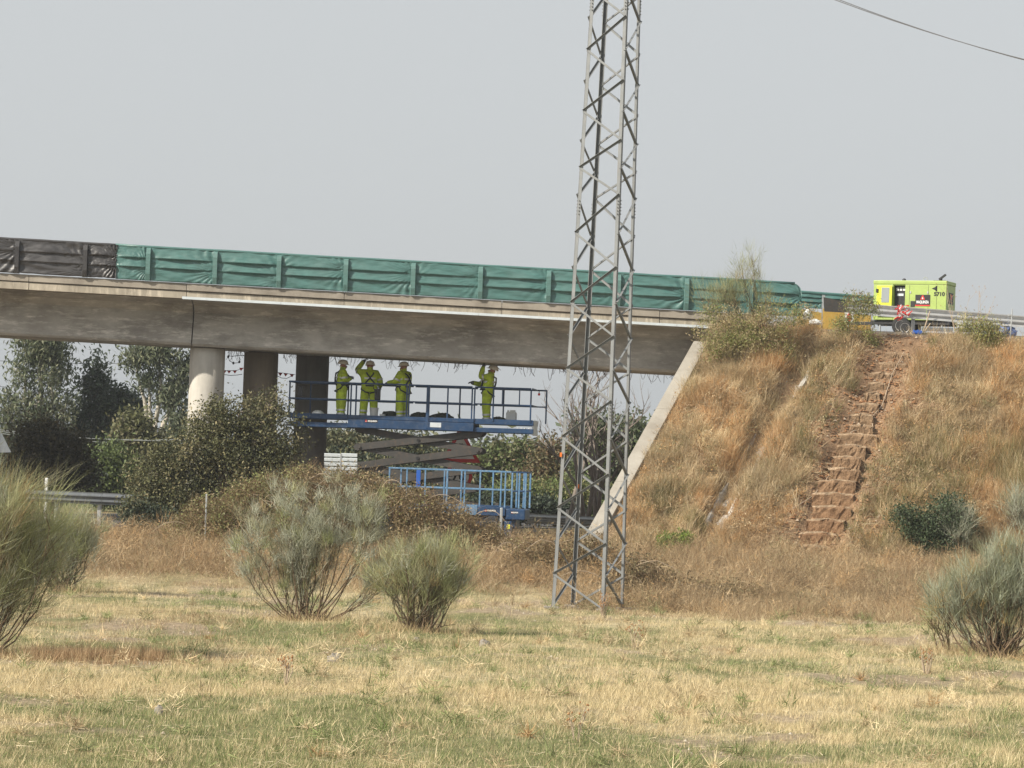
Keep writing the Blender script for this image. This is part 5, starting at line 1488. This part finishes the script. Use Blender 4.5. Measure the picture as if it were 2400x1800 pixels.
pS = on(2245, 1302, slope_z, 70)
broom('silvery broom growing on the slope in front of the dark oak shrub', 2245, 1305, pS.y, [(2245, 1255, 46, 44), (2225, 1262, 30, 30)], 20, 3200, TEA + GRY, (1, 3, 1, 0, 2, 2, 0, 0), .0085, .42, 0, stick=True)
pS = on(2385, 1250, slope_z, 70)
broom('silvery broom at the picture edge above the dense blue-green one', 2395, 1250, pS.y, [(2395, 1205, 40, 50)], 18, 2600, TEA + GRY, (1, 3, 1, 0, 2, 2, 0, 0), .0085, .42, 0, stick=True)

# shrubs on the embankment
pS = on(2165, 1300, slope_z, 70)
tree('oak_shrub', 'dark green oak shrub low on the embankment slope', 'shrub', 2165, 1305, pS.y - .1, [(2165, 1235, 44, 36), (2125, 1210, 28, 24), (2220, 1195, 36, 34), (2190, 1275, 52, 24), (2250, 1230, 30, 22)], r0=.03, n=260, per=34, cr=.16, ln=.075, wd=.045, cols=[(.05, .075, .035), (.075, .10, .05), (.10, .12, .065)], wts=(3, 3, 1), droop=0, stems=2)
broom('wispy tall broom rising above the green netting at the bridge end', 1800, 790, 86.0, [(1770, 620, 34, 40), (1805, 625, 16, 30), (1745, 640, 26, 18), (1720, 690, 55, 34), (1790, 720, 44, 30), (1680, 710, 45, 30)], 30, 3400, GRN + ((.22, .22, .12),), (2, 3, 3, 1, 2), .0068, .40, .45, stick=True, r0=.012)
WG = [(.19, .225, .065), (.25, .27, .09), (.13, .155, .05), (.30, .25, .12)]
tree('leafy_weeds', 'thick clump of leafy green weeds hiding the end of the bridge', 'shrub', 1740, 850, 85.6, [(1675, 740, 36, 40), (1730, 755, 40, 34), (1790, 740, 36, 40), (1840, 750, 40, 36), (1645, 775, 24, 26), (1760, 800, 60, 40), (1880, 735, 34, 22), (1835, 815, 34, 46), (1690, 810, 46, 40)], r0=.012, n=380, per=38, cr=.12, ln=.075, wd=.020, cols=WG + [(.42, .34, .20)], wts=(2.4, 2.6, .8, 3, 5), droop=-.8, stems=3, twigs=170, shell=.2, deep=.6)
tree('leafy_weeds', 'upright green weeds between the drain and the rail end plate', 'shrub', 2010, 800, 86.6, [(2000, 725, 26, 40), (2035, 720, 22, 34), (1980, 765, 34, 28), (2035, 790, 26, 30)], r0=.010, n=120, per=40, cr=.11, ln=.075, wd=.022, cols=WG + [(.22, .15, .08)], wts=(2, 3, 2, 2, 2), droop=-.8, stems=2, twigs=50)
tree('leafy_weeds', 'yellow-green weeds in front of the guardrail by the blue tarpaulin', 'shrub', 2290, 830, 86.6, [(2262, 765, 22, 28), (2300, 775, 30, 36), (2335, 780, 24, 34), (2295, 820, 46, 26)], r0=.010, n=150, per=42, cr=.12, ln=.085, wd=.022, cols=[(.30, .30, .10), (.23, .25, .08), (.36, .32, .15), (.30, .22, .11)], wts=(3, 3, 2, 2), droop=-.9, shell=.2, deep=.6, stems=3, twigs=60)
tree('green_tuft', 'small bright green tuft at the foot of the drain channel', 'plant', 1585, 1285, 77.8, [(1565, 1268, 18, 14), (1600, 1264, 20, 16)], r0=.01, n=34, per=40, cr=.09, ln=.13, wd=.025, cols=[(.20, .27, .05), (.15, .20, .05)], wts=(1, 1), droop=-.9, twigs=10)
def thistle(label, u, v, Y, h, seed, n=7, hcol='straw'):
    """A dry seeding weed: thin forked stalks with small seed heads."""
    rr = random.Random(seed); b = at(u, v, Y)
    t = thing('dry_thistle', label, 'plant', b, 0, 'dry seeding weeds'); m = MB(); heads = []
    for k in range(n):
        d = Vector((rr.uniform(-.35, .35), rr.uniform(-.3, .3), 1)).normalized(); e = d * h * rr.uniform(.6, 1)
        m.tube([Vector((0, 0, -.1)), e * .5 + Vector((rr.uniform(-.05, .05), 0, 0)), e], [.007, .006, .003], 4)
        heads.append(e)
        for _ in range(3):
            q = e * rr.uniform(.45, .95); f = q + Vector((rr.uniform(-.16, .16), rr.uniform(-.1, .1), rr.uniform(.05, .2))) * h
            m.tube([q, f], [.004, .002], 4); heads.append(f)
    m.build('stalks', M['hose'], t)
    m = MB()
    for e in heads: m.ell(e, (.012, .012, .015), 6, 4)
    m.build('seed_heads', M['seed'], t)
M['seed'] = plain('dry_seed_head', (.36, .20, .09), .9)
M['seedp'] = plain('pale_seed_head', (.40, .33, .24), .9)
thistle('tall dry weed with seed heads above the guardrail, nearer the generator', 2246, 800, 86.7, 1.9, 1, 4)
thistle('tall dry weed with seed heads above the guardrail, nearer the blue tarpaulin', 2296, 800, 86.7, 1.75, 2, 4)
pF = on(668, 1610, ground_z, 30); thistle('low rusty thistle in the dry grass before the straggly broom', 668, 1600, pF.y, .42, 3, 8)
pF = on(1352, 1740, ground_z, 28); thistle('rusty thistle stalks in the green grass nearest the viewer', 1352, 1745, pF.y, .50, 4, 4)
pF = on(1490, 1520, ground_z, 30); thistle('pale dead weed in the straw in front of the pylon', 1490, 1520, pF.y, .55, 5, 7)
pF = on(2170, 1580, ground_z, 30); thistle('reddish dry weed in front of the blue-green broom', 2170, 1580, pF.y, .45, 6, 9)
pF = on(1415, 1445, ground_z, 30); thistle('rust-coloured weed at the foot of the pylon', 1415, 1450, pF.y - .6, .55, 7, 16)

# ------------------------------------------------------------------ brambles and scrub
BR = [(.245, .185, .10), (.20, .16, .08), (.32, .25, .145), (.18, .175, .075), (.225, .24, .095), (.14, .115, .06)]
def bramble(label, u, v, Y, lobes, n, wts, group='bramble thickets'):
    b = at(u, v, Y); b.z = float(ground_z(b.x, Y))
    t = thing('bramble_thicket', label, 'bramble', b, 0, group); L = np.array(b)
    lob = lobes_at(lobes, Y, 1.0)
    F_, C, cc = crown(lob, n, 34, .15, .075, .036, BR, wts, 0, .55, .3)
    soup('leaves', F_ - L, C, M['leaf'], t)
    k = n * 11
    vol = np.array([np.prod(r) for c, r in lob]) ** .8; vol /= vol.sum(); li = rng.choice(len(lob), k, p=vol)
    C0 = np.array([c for c, r in lob])[li]; R0 = np.array([r for c, r in lob])[li]
    dd_ = rdir(k); dd_[:, 2] = np.abs(dd_[:, 2]) - .2
    p = C0 + unit(dd_) * R0 * rng.uniform(.6, 1.02, (k, 1)) - L
    d = unit(unit(dd_) * .5 + rng.normal(size=(k, 3)) * .7)
    T = blades(p, d, rng.uniform(.15, .6, k), rng.uniform(.005, .010, k), np.stack([np.zeros(k), np.zeros(k), -rng.random(k) * .12], -1))
    soup('twigs', T, pick([(.27, .19, .11), (.18, .11, .06), (.33, .26, .16)], (3, 2, 1), k) * rng.uniform(.8, 1.2, (k, 1)), M['twig'], t)
    m = MB()
    for q in range(9):                                   # long arching canes
        c, r = lob[random.randrange(len(lob))]
        a = Vector(c - L) + Vector((random.uniform(-1, 1) * r[0], random.uniform(-.9, 0) * r[1], r[2] * .4)); d0 = random.choice((-1, 1)) * random.uniform(.3, .9)
        m.tube([a + Vector((d0 * s_, -.15 * s_, .55 * s_ * (1.1 - s_) + random.uniform(-.02, .02))) for s_ in np.linspace(0, 1.3, 7)], [.010, .010, .009, .008, .007, .005, .003], 4)
    tag(m.build('canes', M['hose'], t), kind='stuff')
    return t
bramble('green-brown bramble thicket spilling down below the holm oak', 520, 1330, 77.5, [(500, 1225, 75, 55), (440, 1255, 55, 40), (580, 1200, 75, 70), (560, 1265, 80, 50), (640, 1170, 65, 60)], 520, (2, 2, 1.5, 3, 3.5, 1))
bramble('tallest bramble thicket, rust and green, below the slatted signboard', 760, 1330, 77.0, [(720, 1150, 75, 62), (800, 1150, 75, 55), (860, 1160, 70, 58), (760, 1220, 120, 70), (900, 1200, 80, 60), (680, 1240, 90, 60)], 760, (2.5, 2.5, 3, 3, 2, 1))
bramble('reddish-brown bramble thicket beneath the lowered lift', 1080, 1370, 76.5, [(970, 1195, 70, 55), (1040, 1230, 80, 58), (1110, 1268, 75, 50), (1000, 1270, 90, 60), (1180, 1290, 70, 44), (1100, 1320, 100, 45)], 650, (4, 4, 3, .6, .5, 2))
bramble('low brown bramble thicket around the pylon legs', 1290, 1390, 74.5, [(1260, 1305, 60, 42), (1330, 1300, 55, 46), (1400, 1310, 55, 50), (1300, 1360, 100, 36), (1440, 1350, 60, 45)], 430, (4, 4, 3, .4, .3, 3))

def stuff_grass(name, label, cat, xy, h, w, cols, lean=(0, 0, 0), zf=None, mat='grass', spread=.35):
    x, y = xy; n = len(x)
    z = zf(x, y)
    p = np.stack([x, y, z - .02], -1)
    d = unit(np.stack([rng.normal(size=n) * spread + lean[0], rng.normal(size=n) * spread + lean[1], np.ones(n) + lean[2]], -1))
    T = blades(p, d, h, w, np.stack([rng.normal(size=n) * .05 * h, rng.normal(size=n) * .05 * h, np.zeros(n)], -1))
    return tag(soup(name, T, np.clip(cols, 0, 1), M[mat]), label, cat, kind='stuff')

bramble('straw-brown dry thicket spreading right of the pylon foot', 1560, 1430, 72.0, [(1455, 1375, 60, 48), (1540, 1385, 70, 45), (1640, 1400, 80, 34), (1730, 1405, 60, 28), (1500, 1345, 50, 40)], 420, (3, 2, 4, .2, .1, 4))
# field grass: even on screen, so sparser with distance
n = 680000
Y = 1 / (1 / 28.5 + rng.random(n) * (1 / 74.0 - 1 / 28.5))
X = (rng.random(n) * 2 - 1) * (Y * .178 + 4.0)
bare = field_bare(X, Y)
tuft = .5 * fbm(X * 1.1, Y * .8, 61, 3) + .5 * vnoise(X * 6.5, Y * 4.5, 63)
keep = rng.random(n) > bare * .88 * (tuft < .62)
X, Y = X[keep], Y[keep]; n = len(X); tuft = tuft[keep]
g = field_green(X, Y)
isg = rng.random(n) < g * .8
col = np.where(isg[:, None], lerp(GREEN, DGREEN, rng.random(n) * .6), lerp(STRAW, PALE, rng.random(n)))
brn = sstep(.56, .70, fbm(X * .5, Y * .25, 99)) * (Y > 45) * (Y < 60) * .6
col = np.where((rng.random(n) < brn * .7)[:, None] & ~isg[:, None], BROWN * 1.15, col)
col = col * rng.uniform(.75, 1.25, (n, 1))
h = (.03 + .24 * np.clip(tuft - .25, 0, 1) ** 1.4 + .05 * rng.random(n)) * np.where(isg, .85, 1.05) * np.where((Y > 39.5) & (Y < 45), 1.15, 1)
tall = rng.random(n) < .02
h = np.where(tall, h * 2.3, h)
stuff_grass('field_grass', 'short dry and green grass covering the field', 'grass', (X, Y), h, .0055 + .00011 * Y * rng.random(n), col, (.10, 0, 0), ground_z, 'grass', .5)
# a band of rough brown grass low at one side, and dry litter at the foot of the brambles
n = 9000
X, Y = -6.4 + rng.normal(size=n) * 1.0, 46.3 + rng.normal(size=n) * .45
k = fbm(X * 2, Y * 2, 88, 3) > .42
X, Y = X[k], Y[k]; n = len(X)
stuff_grass('brown_grass', 'patch of long brown grass below the large green broom', 'grass', (X, Y), rng.uniform(.10, .30, n), rng.uniform(.006, .010, n), pick([tuple(BROWN * 1.25), (.42, .31, .18), (.24, .15, .08)], (3, 3, 1), n) * rng.uniform(.8, 1.2, (n, 1)), (0, 0, 0), ground_z)
# tall dry scrub along the toe of the slope and below the brambles
def scrub_pts(n, x0, x1, y0, y1, seed, thr=.0, cl=1.1):
    X = rng.uniform(x0, x1, n); Y = rng.uniform(y0, y1, n)
    k = fbm(X * cl, Y * cl, seed, 3)
    s_ = rng.random(n) < sstep(.25 + thr, .6 + thr, k)
    return X[s_], Y[s_], k[s_]
X, Y, k = scrub_pts(120000, 1.2, 17.5, 65.6, 79.2, 71)
edge = sstep(66.2, 67.8, Y - 1.6 * (1 - sstep(2.5, 5, X)) + (fbm(X * .8, X * 0, 73) - .5) * 2.2)
h = (.22 + .75 * k ** 1.5) * rng.uniform(.5, 1.15, len(X)) * (.25 + .75 * edge) * np.interp(X, [1, 6, 9, 18], [1.25, 1.1, .8, .75])
colr = pick([(.40, .295, .175), (.48, .375, .235), (.30, .205, .12), (.55, .45, .29), (.25, .18, .11)], (3, 3, 2, 1.5, 1.0), len(X)) * (.7 + .6 * fbm(X * .9, Y * .9, 75))[:, None] * rng.uniform(.8, 1.25, (len(X), 1))
stuff_grass('dry_scrub', 'tall brown dry scrub along the foot of the embankment', 'scrub', (X, Y), h, rng.uniform(.005, .011, len(X)), colr, (.05, 0, 0), lambda x, y: np.maximum(ground_z(x, y), np.where((x > wall_x(y)) & (y > 78.6), slope_z(x, y), -9)), 'twig', .75)
X, Y, k = scrub_pts(80000, -15, 1.5, 70.5, 78.5, 81)
edge = sstep(71.0, 73.0, Y + (fbm(X * .6, X * 0, 83) - .5) * 2)
h = (.18 + .95 * k ** 1.5) * rng.uniform(.4, 1.1, len(X)) * (.2 + .8 * edge)
colr = pick([(.40, .285, .17), (.48, .37, .23), (.31, .205, .115), (.54, .45, .31), (.26, .24, .12)], (3, 2, 2, 1.5, .8), len(X)) * (.65 + .7 * fbm(X * .9, Y * .9, 85))[:, None] * rng.uniform(.8, 1.25, (len(X), 1))
stuff_grass('dry_scrub', 'brown dry scrub and litter below the brambles and the holm oak', 'scrub', (X, Y), h, rng.uniform(.005, .011, len(X)), colr, (.05, 0, 0), ground_z, 'twig', .8)
# tangled dry weeds standing in domes through the scrub
def tangle(name, label, n, per, xr_, yr_, smin, smax, cols, w, zf, cond=None):
    X, Y = rng.uniform(*xr_, n), rng.uniform(*yr_, n)
    if cond is not None:
        k = cond(X, Y); X, Y = X[k], Y[k]; n = len(X)
    sz = rng.uniform(smin, smax, n) * (.5 + fbm(X * .7, Y * .7, 95))
    base = np.repeat(np.stack([X, Y, zf(X, Y)], -1), per, 0); s_ = np.repeat(sz, per)
    d0 = rdir(n * per); d0[:, 2] = np.abs(d0[:, 2]) * 1.3
    p = base + d0 * (s_ * rng.uniform(.15, .95, n * per))[:, None]
    d = unit(d0 * .7 + rng.normal(size=(n * per, 3)) * .75)
    c = np.repeat(pick(cols, w, n) * rng.uniform(.75, 1.25, (n, 1)), per, 0) * rng.uniform(.7, 1.35, (n * per, 1))
    tag(soup(name, blades(p, d, rng.uniform(.06, .28, n * per), rng.uniform(.006, .013, n * per)), np.clip(c, 0, 1), M['twig']), label, 'weeds', kind='stuff')
TC = [(.42, .31, .18), (.50, .39, .25), (.33, .23, .13), (.26, .20, .12), (.46, .30, .15), (.27, .25, .13)]
tangle('dry_tangle', 'tangled domes of dry weeds at the foot of the embankment', 620, 150, (1.4, 17.5), (67.4, 79.6), .25, .75, TC, (3, 2, 3, 2.5, 1.5, 1), ground_z)
tangle('dry_tangle', 'tangled domes of dry weeds below the brambles', 420, 150, (-15, 1.4), (72.3, 78.6), .25, .75, TC, (3, 2, 3, 2, 2, 1), ground_z)
tangle('slope_tangle', 'tangled dry weeds among the grass of the embankment', 900, 90, (3.2, 17), (79.0, 87.2), .14, .48, TC, (3, 3, 2, 1.6, 2, 1.4), slope_z, lambda x, y: (x > wall_x(y) + .35) & (pdist(x, y, STAIR) > .9) & ((pdist(x, y, DRAIN) > .45) | (fbm(x * 1.3, y * 1.3, 19) > .52)))
tangle('field_weeds', 'small tussocks and weeds scattered through the field grass', 700, 60, (-13, 14), (30, 69), .04, .20, [(.60, .50, .32), (.46, .36, .22), (.19, .23, .09), (.26, .29, .13), (.40, .26, .13)], (3, 2, 2, 2, .6), ground_z, lambda x, y: np.abs(x) < y * .178 + 1.5)
# grass on the embankment, in tufts
nt_ = 30000; per = 15
X = rng.uniform(3.0, 17.0, nt_); Y = rng.uniform(78.6, 87.7, nt_)
ds, dd_ = pdist(X, Y, STAIR), pdist(X, Y, DRAIN)
bs_ = 1 - sstep(.55, 1.9, ds + (fbm(X, Y, 12) - .5) * 2.0)
low = sstep(81.2, 79.6, Y) * (1 - sstep(1.2, 3.4, ds))
keep = (X > wall_x(Y) + .15) & (ds > .60) & (dd_ > .12 + .18 * (rng.random(nt_) < .45)) & (rng.random(nt_) > bs_ * .92) & (rng.random(nt_) > sstep(.52, .68, fbm(X * .6, Y * .6, 55)) * .5) & (rng.random(nt_) > low * .7) & ~((Y > 86.9) & (X > 9) & (rng.random(nt_) < .75))
X, Y = X[keep], Y[keep]; nt_ = len(X)
zone = fbm(X * .45, Y * .45, 33); z2 = fbm(X * .7 + 9, Y * .7, 35)
tc_ = pick([(.56, .455, .29), (.47, .365, .22), (.36, .255, .15), (.30, .26, .145), (.63, .54, .37)], (3, 3, 2, 1.2, 1), nt_)
tc_ = np.where((z2 > .56)[:, None] & (rng.random(nt_) < .6)[:, None], C_(.47, .30, .15), tc_)
tc_ = np.where((zone > .58)[:, None] & (rng.random(nt_) < .45)[:, None], C_(.19, .175, .075), tc_)
hh = rng.uniform(.12, .42, nt_) * (.6 + .9 * zone) * (.40 + 2.1 * np.clip(vnoise(X * 2.2, Y * 2.2, 37) - .1, 0, 1))
Xb, Yb = np.repeat(X, per) + rng.normal(size=nt_ * per) * .06, np.repeat(Y, per) + rng.normal(size=nt_ * per) * .06
tc_ = tc_ * (.58 + .95 * fbm(X * 1.5, Y * 1.5, 47, 3))[:, None]
cb = np.repeat(tc_, per, 0) * rng.uniform(.8, 1.45, (nt_ * per, 1))
tl = rng.normal(size=(nt_, 2)) * .32                      # each tuft leans its own way
lean_t = (np.repeat(tl[:, 0], per), np.repeat(tl[:, 1], per) - .22, 0)
stuff_grass('slope_grass', 'tufts of long dry grass covering the embankment', 'grass', (Xb, Yb), np.repeat(hh, per) * rng.uniform(.5, 1.2, nt_ * per), rng.uniform(.007, .014, nt_ * per), cb, lean_t, slope_z, 'grass', .42)
# dry weeds in rounded clumps among the tufts
nw = 620
X = rng.uniform(3.2, 17, nw); Y = rng.uniform(78.8, 87.0, nw); k = (X > wall_x(Y) + .35) & (pdist(X, Y, STAIR) > .85) & (pdist(X, Y, DRAIN) > .45)
X, Y = X[k], Y[k]; nw = len(X); sz = rng.uniform(.08, .30, nw)
cw = np.repeat(pick([(.44, .28, .13), (.38, .27, .16), (.50, .40, .25), (.25, .22, .11), (.30, .18, .09)], (3, 3, 2, 2, 1.5), nw), 70, 0) * rng.uniform(.7, 1.3, (nw * 70, 1))
P = np.repeat(np.stack([X, Y - .05, slope_z(X, Y) + sz * .7], -1), 70, 0) + rng.normal(size=(nw * 70, 3)) * np.repeat(sz, 70)[:, None] * .55
tag(soup('slope_weeds', leaf_faces(P, rng.uniform(.03, .09, nw * 70), rng.uniform(.012, .035, nw * 70), -.4), np.clip(cw, 0, 1), M['twig']), 'rounded clumps of rusty and grey dry weeds on the embankment', 'weeds', kind='stuff')
# fallen stalks lying on the slope
n = 5000
X = rng.uniform(3.5, 17, n); Y = rng.uniform(79, 87.2, n); k = (X > wall_x(Y) + .2) & (pdist(X, Y, STAIR) > .5)
X, Y = X[k], Y[k]; n = len(X)
p = np.stack([X, Y, slope_z(X, Y) + .08], -1); d = unit(np.stack([rng.normal(size=n), rng.normal(size=n) * .3 - .3, rng.normal(size=n) * .35], -1))
tag(soup('fallen_stalks', blades(p, d, rng.uniform(.2, .7, n), rng.uniform(.008, .016, n)), pick([(.46, .36, .22), (.36, .25, .14), (.52, .44, .30)], (2, 2, 1), n), M['twig']), 'fallen dry stalks scattered on the embankment', 'stalks', kind='stuff')
# clods and pebbles on the bare earth
def pebbles(name, label, X, Y, zf, smin, smax, cols, w):
    base = np.array([(0, 0, .8), (1, 0, 0), (-.3, .9, 0), (-.8, -.5, 0), (.4, -.8, .1)]); tri = np.array([(0, 1, 2), (0, 2, 3), (0, 3, 4), (0, 4, 1)])
    n = len(X); s = rng.uniform(smin, smax, (n, 1, 1)) * rng.uniform(.6, 1.3, (n, 1, 3)); a = rng.random(n) * 6.3
    b = np.repeat(base[None], n, 0) * s
    x = b[..., 0] * np.cos(a)[:, None] - b[..., 1] * np.sin(a)[:, None]; y = b[..., 0] * np.sin(a)[:, None] + b[..., 1] * np.cos(a)[:, None]
    V_ = np.stack([x + X[:, None], y + Y[:, None], b[..., 2] + zf(X, Y)[:, None] + .01], -1)
    T = V_[:, tri].reshape(-1, 3, 3)
    tag(soup(name, T, np.repeat(pick(cols, w, n), 4, 0), M['twig']), label, 'stones', kind='stuff')
t_ = rng.random(2600); SPa = np.array([list(p) for p in SP]); ii = (t_ * (len(SPa) - 1)).astype(int)
X = SPa[ii, 0] + rng.normal(size=2600) * .9; Y = SPa[ii, 1] + rng.normal(size=2600) * .6; k = (X > wall_x(Y) + .3) & (Y < 87.4)
pebbles('earth_clods', 'clods of red earth and pebbles beside the earth stairs', X[k], Y[k], slope_z, .02, .07, [(.36, .19, .095), (.42, .26, .15), (.27, .14, .07), (.50, .40, .30)], (4, 3, 3, 1))
n = 5000
X = rng.uniform(-9, 9, n); Y = rng.uniform(30, 68, n); k = field_bare(X, Y) > .4
pebbles('field_gravel', 'gravel on the bare patches of the field', X[k], Y[k], ground_z, .01, .035, [(.45, .38, .29), (.36, .29, .21), (.55, .50, .42)], (3, 3, 1))
def stone(label, u, v, w, h, seed):
    p = on(u, v, ground_z, 28); rr = random.Random(seed); m = MB(); m.ell((0, 0, h * .3), (w / 2, w * .35, h * .7), 12, 8)
    m.v = [tuple(c * rr.uniform(.82, 1.12) for c in q) for q in m.v]
    tag(m.build('stone', M['stone'], None, False, loc=p), label, 'stone', 'stones in the field')
stone('pale upright stone in the green grass nearest the viewer', 372, 1678, .12, .13, 1)
stone('grey rock half sunk in the grass in front of the rounded broom', 785, 1552, .26, .14, 2)
stone('pale rock in the grass between the rounded broom and the pylon', 1135, 1515, .22, .12, 3)
stone('small round stone in front of the rounded broom', 975, 1505, .14, .09, 4)

# litter: flattened straw in the field, dead grass round the broom bases
n = 10000
Y = 1 / (1 / 29 + rng.random(n) * (1 / 72.0 - 1 / 29)); X = (rng.random(n) * 2 - 1) * (Y * .178 + 1.5)
k = (fbm(X * .9, Y * .7, 91, 3) > .47) | (field_bare(X, Y) > .3); X, Y = X[k], Y[k]; n = len(X)
p = np.stack([X, Y, ground_z(X, Y) + rng.uniform(.01, .07, n)], -1); d = unit(np.stack([rng.normal(size=n), rng.normal(size=n) * .6, rng.normal(size=n) * .18], -1))
tag(soup('straw_litter', blades(p, d, rng.uniform(.06, .26, n), rng.uniform(.004, .009, n)), pick([(.66, .57, .40), (.50, .40, .26), (.36, .25, .14)], (3, 3, 1), n), M['twig']), 'flattened straw and dead stalks lying in the field', 'litter', kind='stuff')
BX, BY = [], []
for bx_, by_ in BASES[:6]:
    BX.append(bx_ + rng.normal(size=900) * .55); BY.append(by_ + rng.normal(size=900) * .40)
X, Y = np.concatenate(BX), np.concatenate(BY); n = len(X)
stuff_grass('base_grass', 'taller dead grass round the feet of the broom bushes', 'grass', (X, Y), rng.uniform(.10, .36, n), rng.uniform(.006, .011, n), pick([(.52, .41, .24), (.42, .30, .17), (.30, .27, .13)], (3, 2, 1), n) * rng.uniform(.8, 1.2, (n, 1)), (0, 0, 0), ground_z, 'grass', .5)

# ------------------------------------------------------------------ air
m = MB(); m.box(-270, 270, -70, 350, -3, 36)
hz = m.build('haze', None)
hm = bpy.data.materials.new('hazy_air'); hm.use_nodes = True
hn = hm.node_tree; hn.nodes.clear()
ho = hn.nodes.new('ShaderNodeOutputMaterial'); hv = hn.nodes.new('ShaderNodeVolumePrincipled')
hv.inputs['Color'].default_value = (.90, .94, 1.0, 1); hv.inputs['Density'].default_value = HAZE
hv.inputs['Anisotropy'].default_value = .2
hn.links.new(hv.outputs[0], ho.inputs['Volume'])
hz.data.materials.append(hm)
tag(hz, 'pale dusty haze in the air', 'haze', kind='stuff')
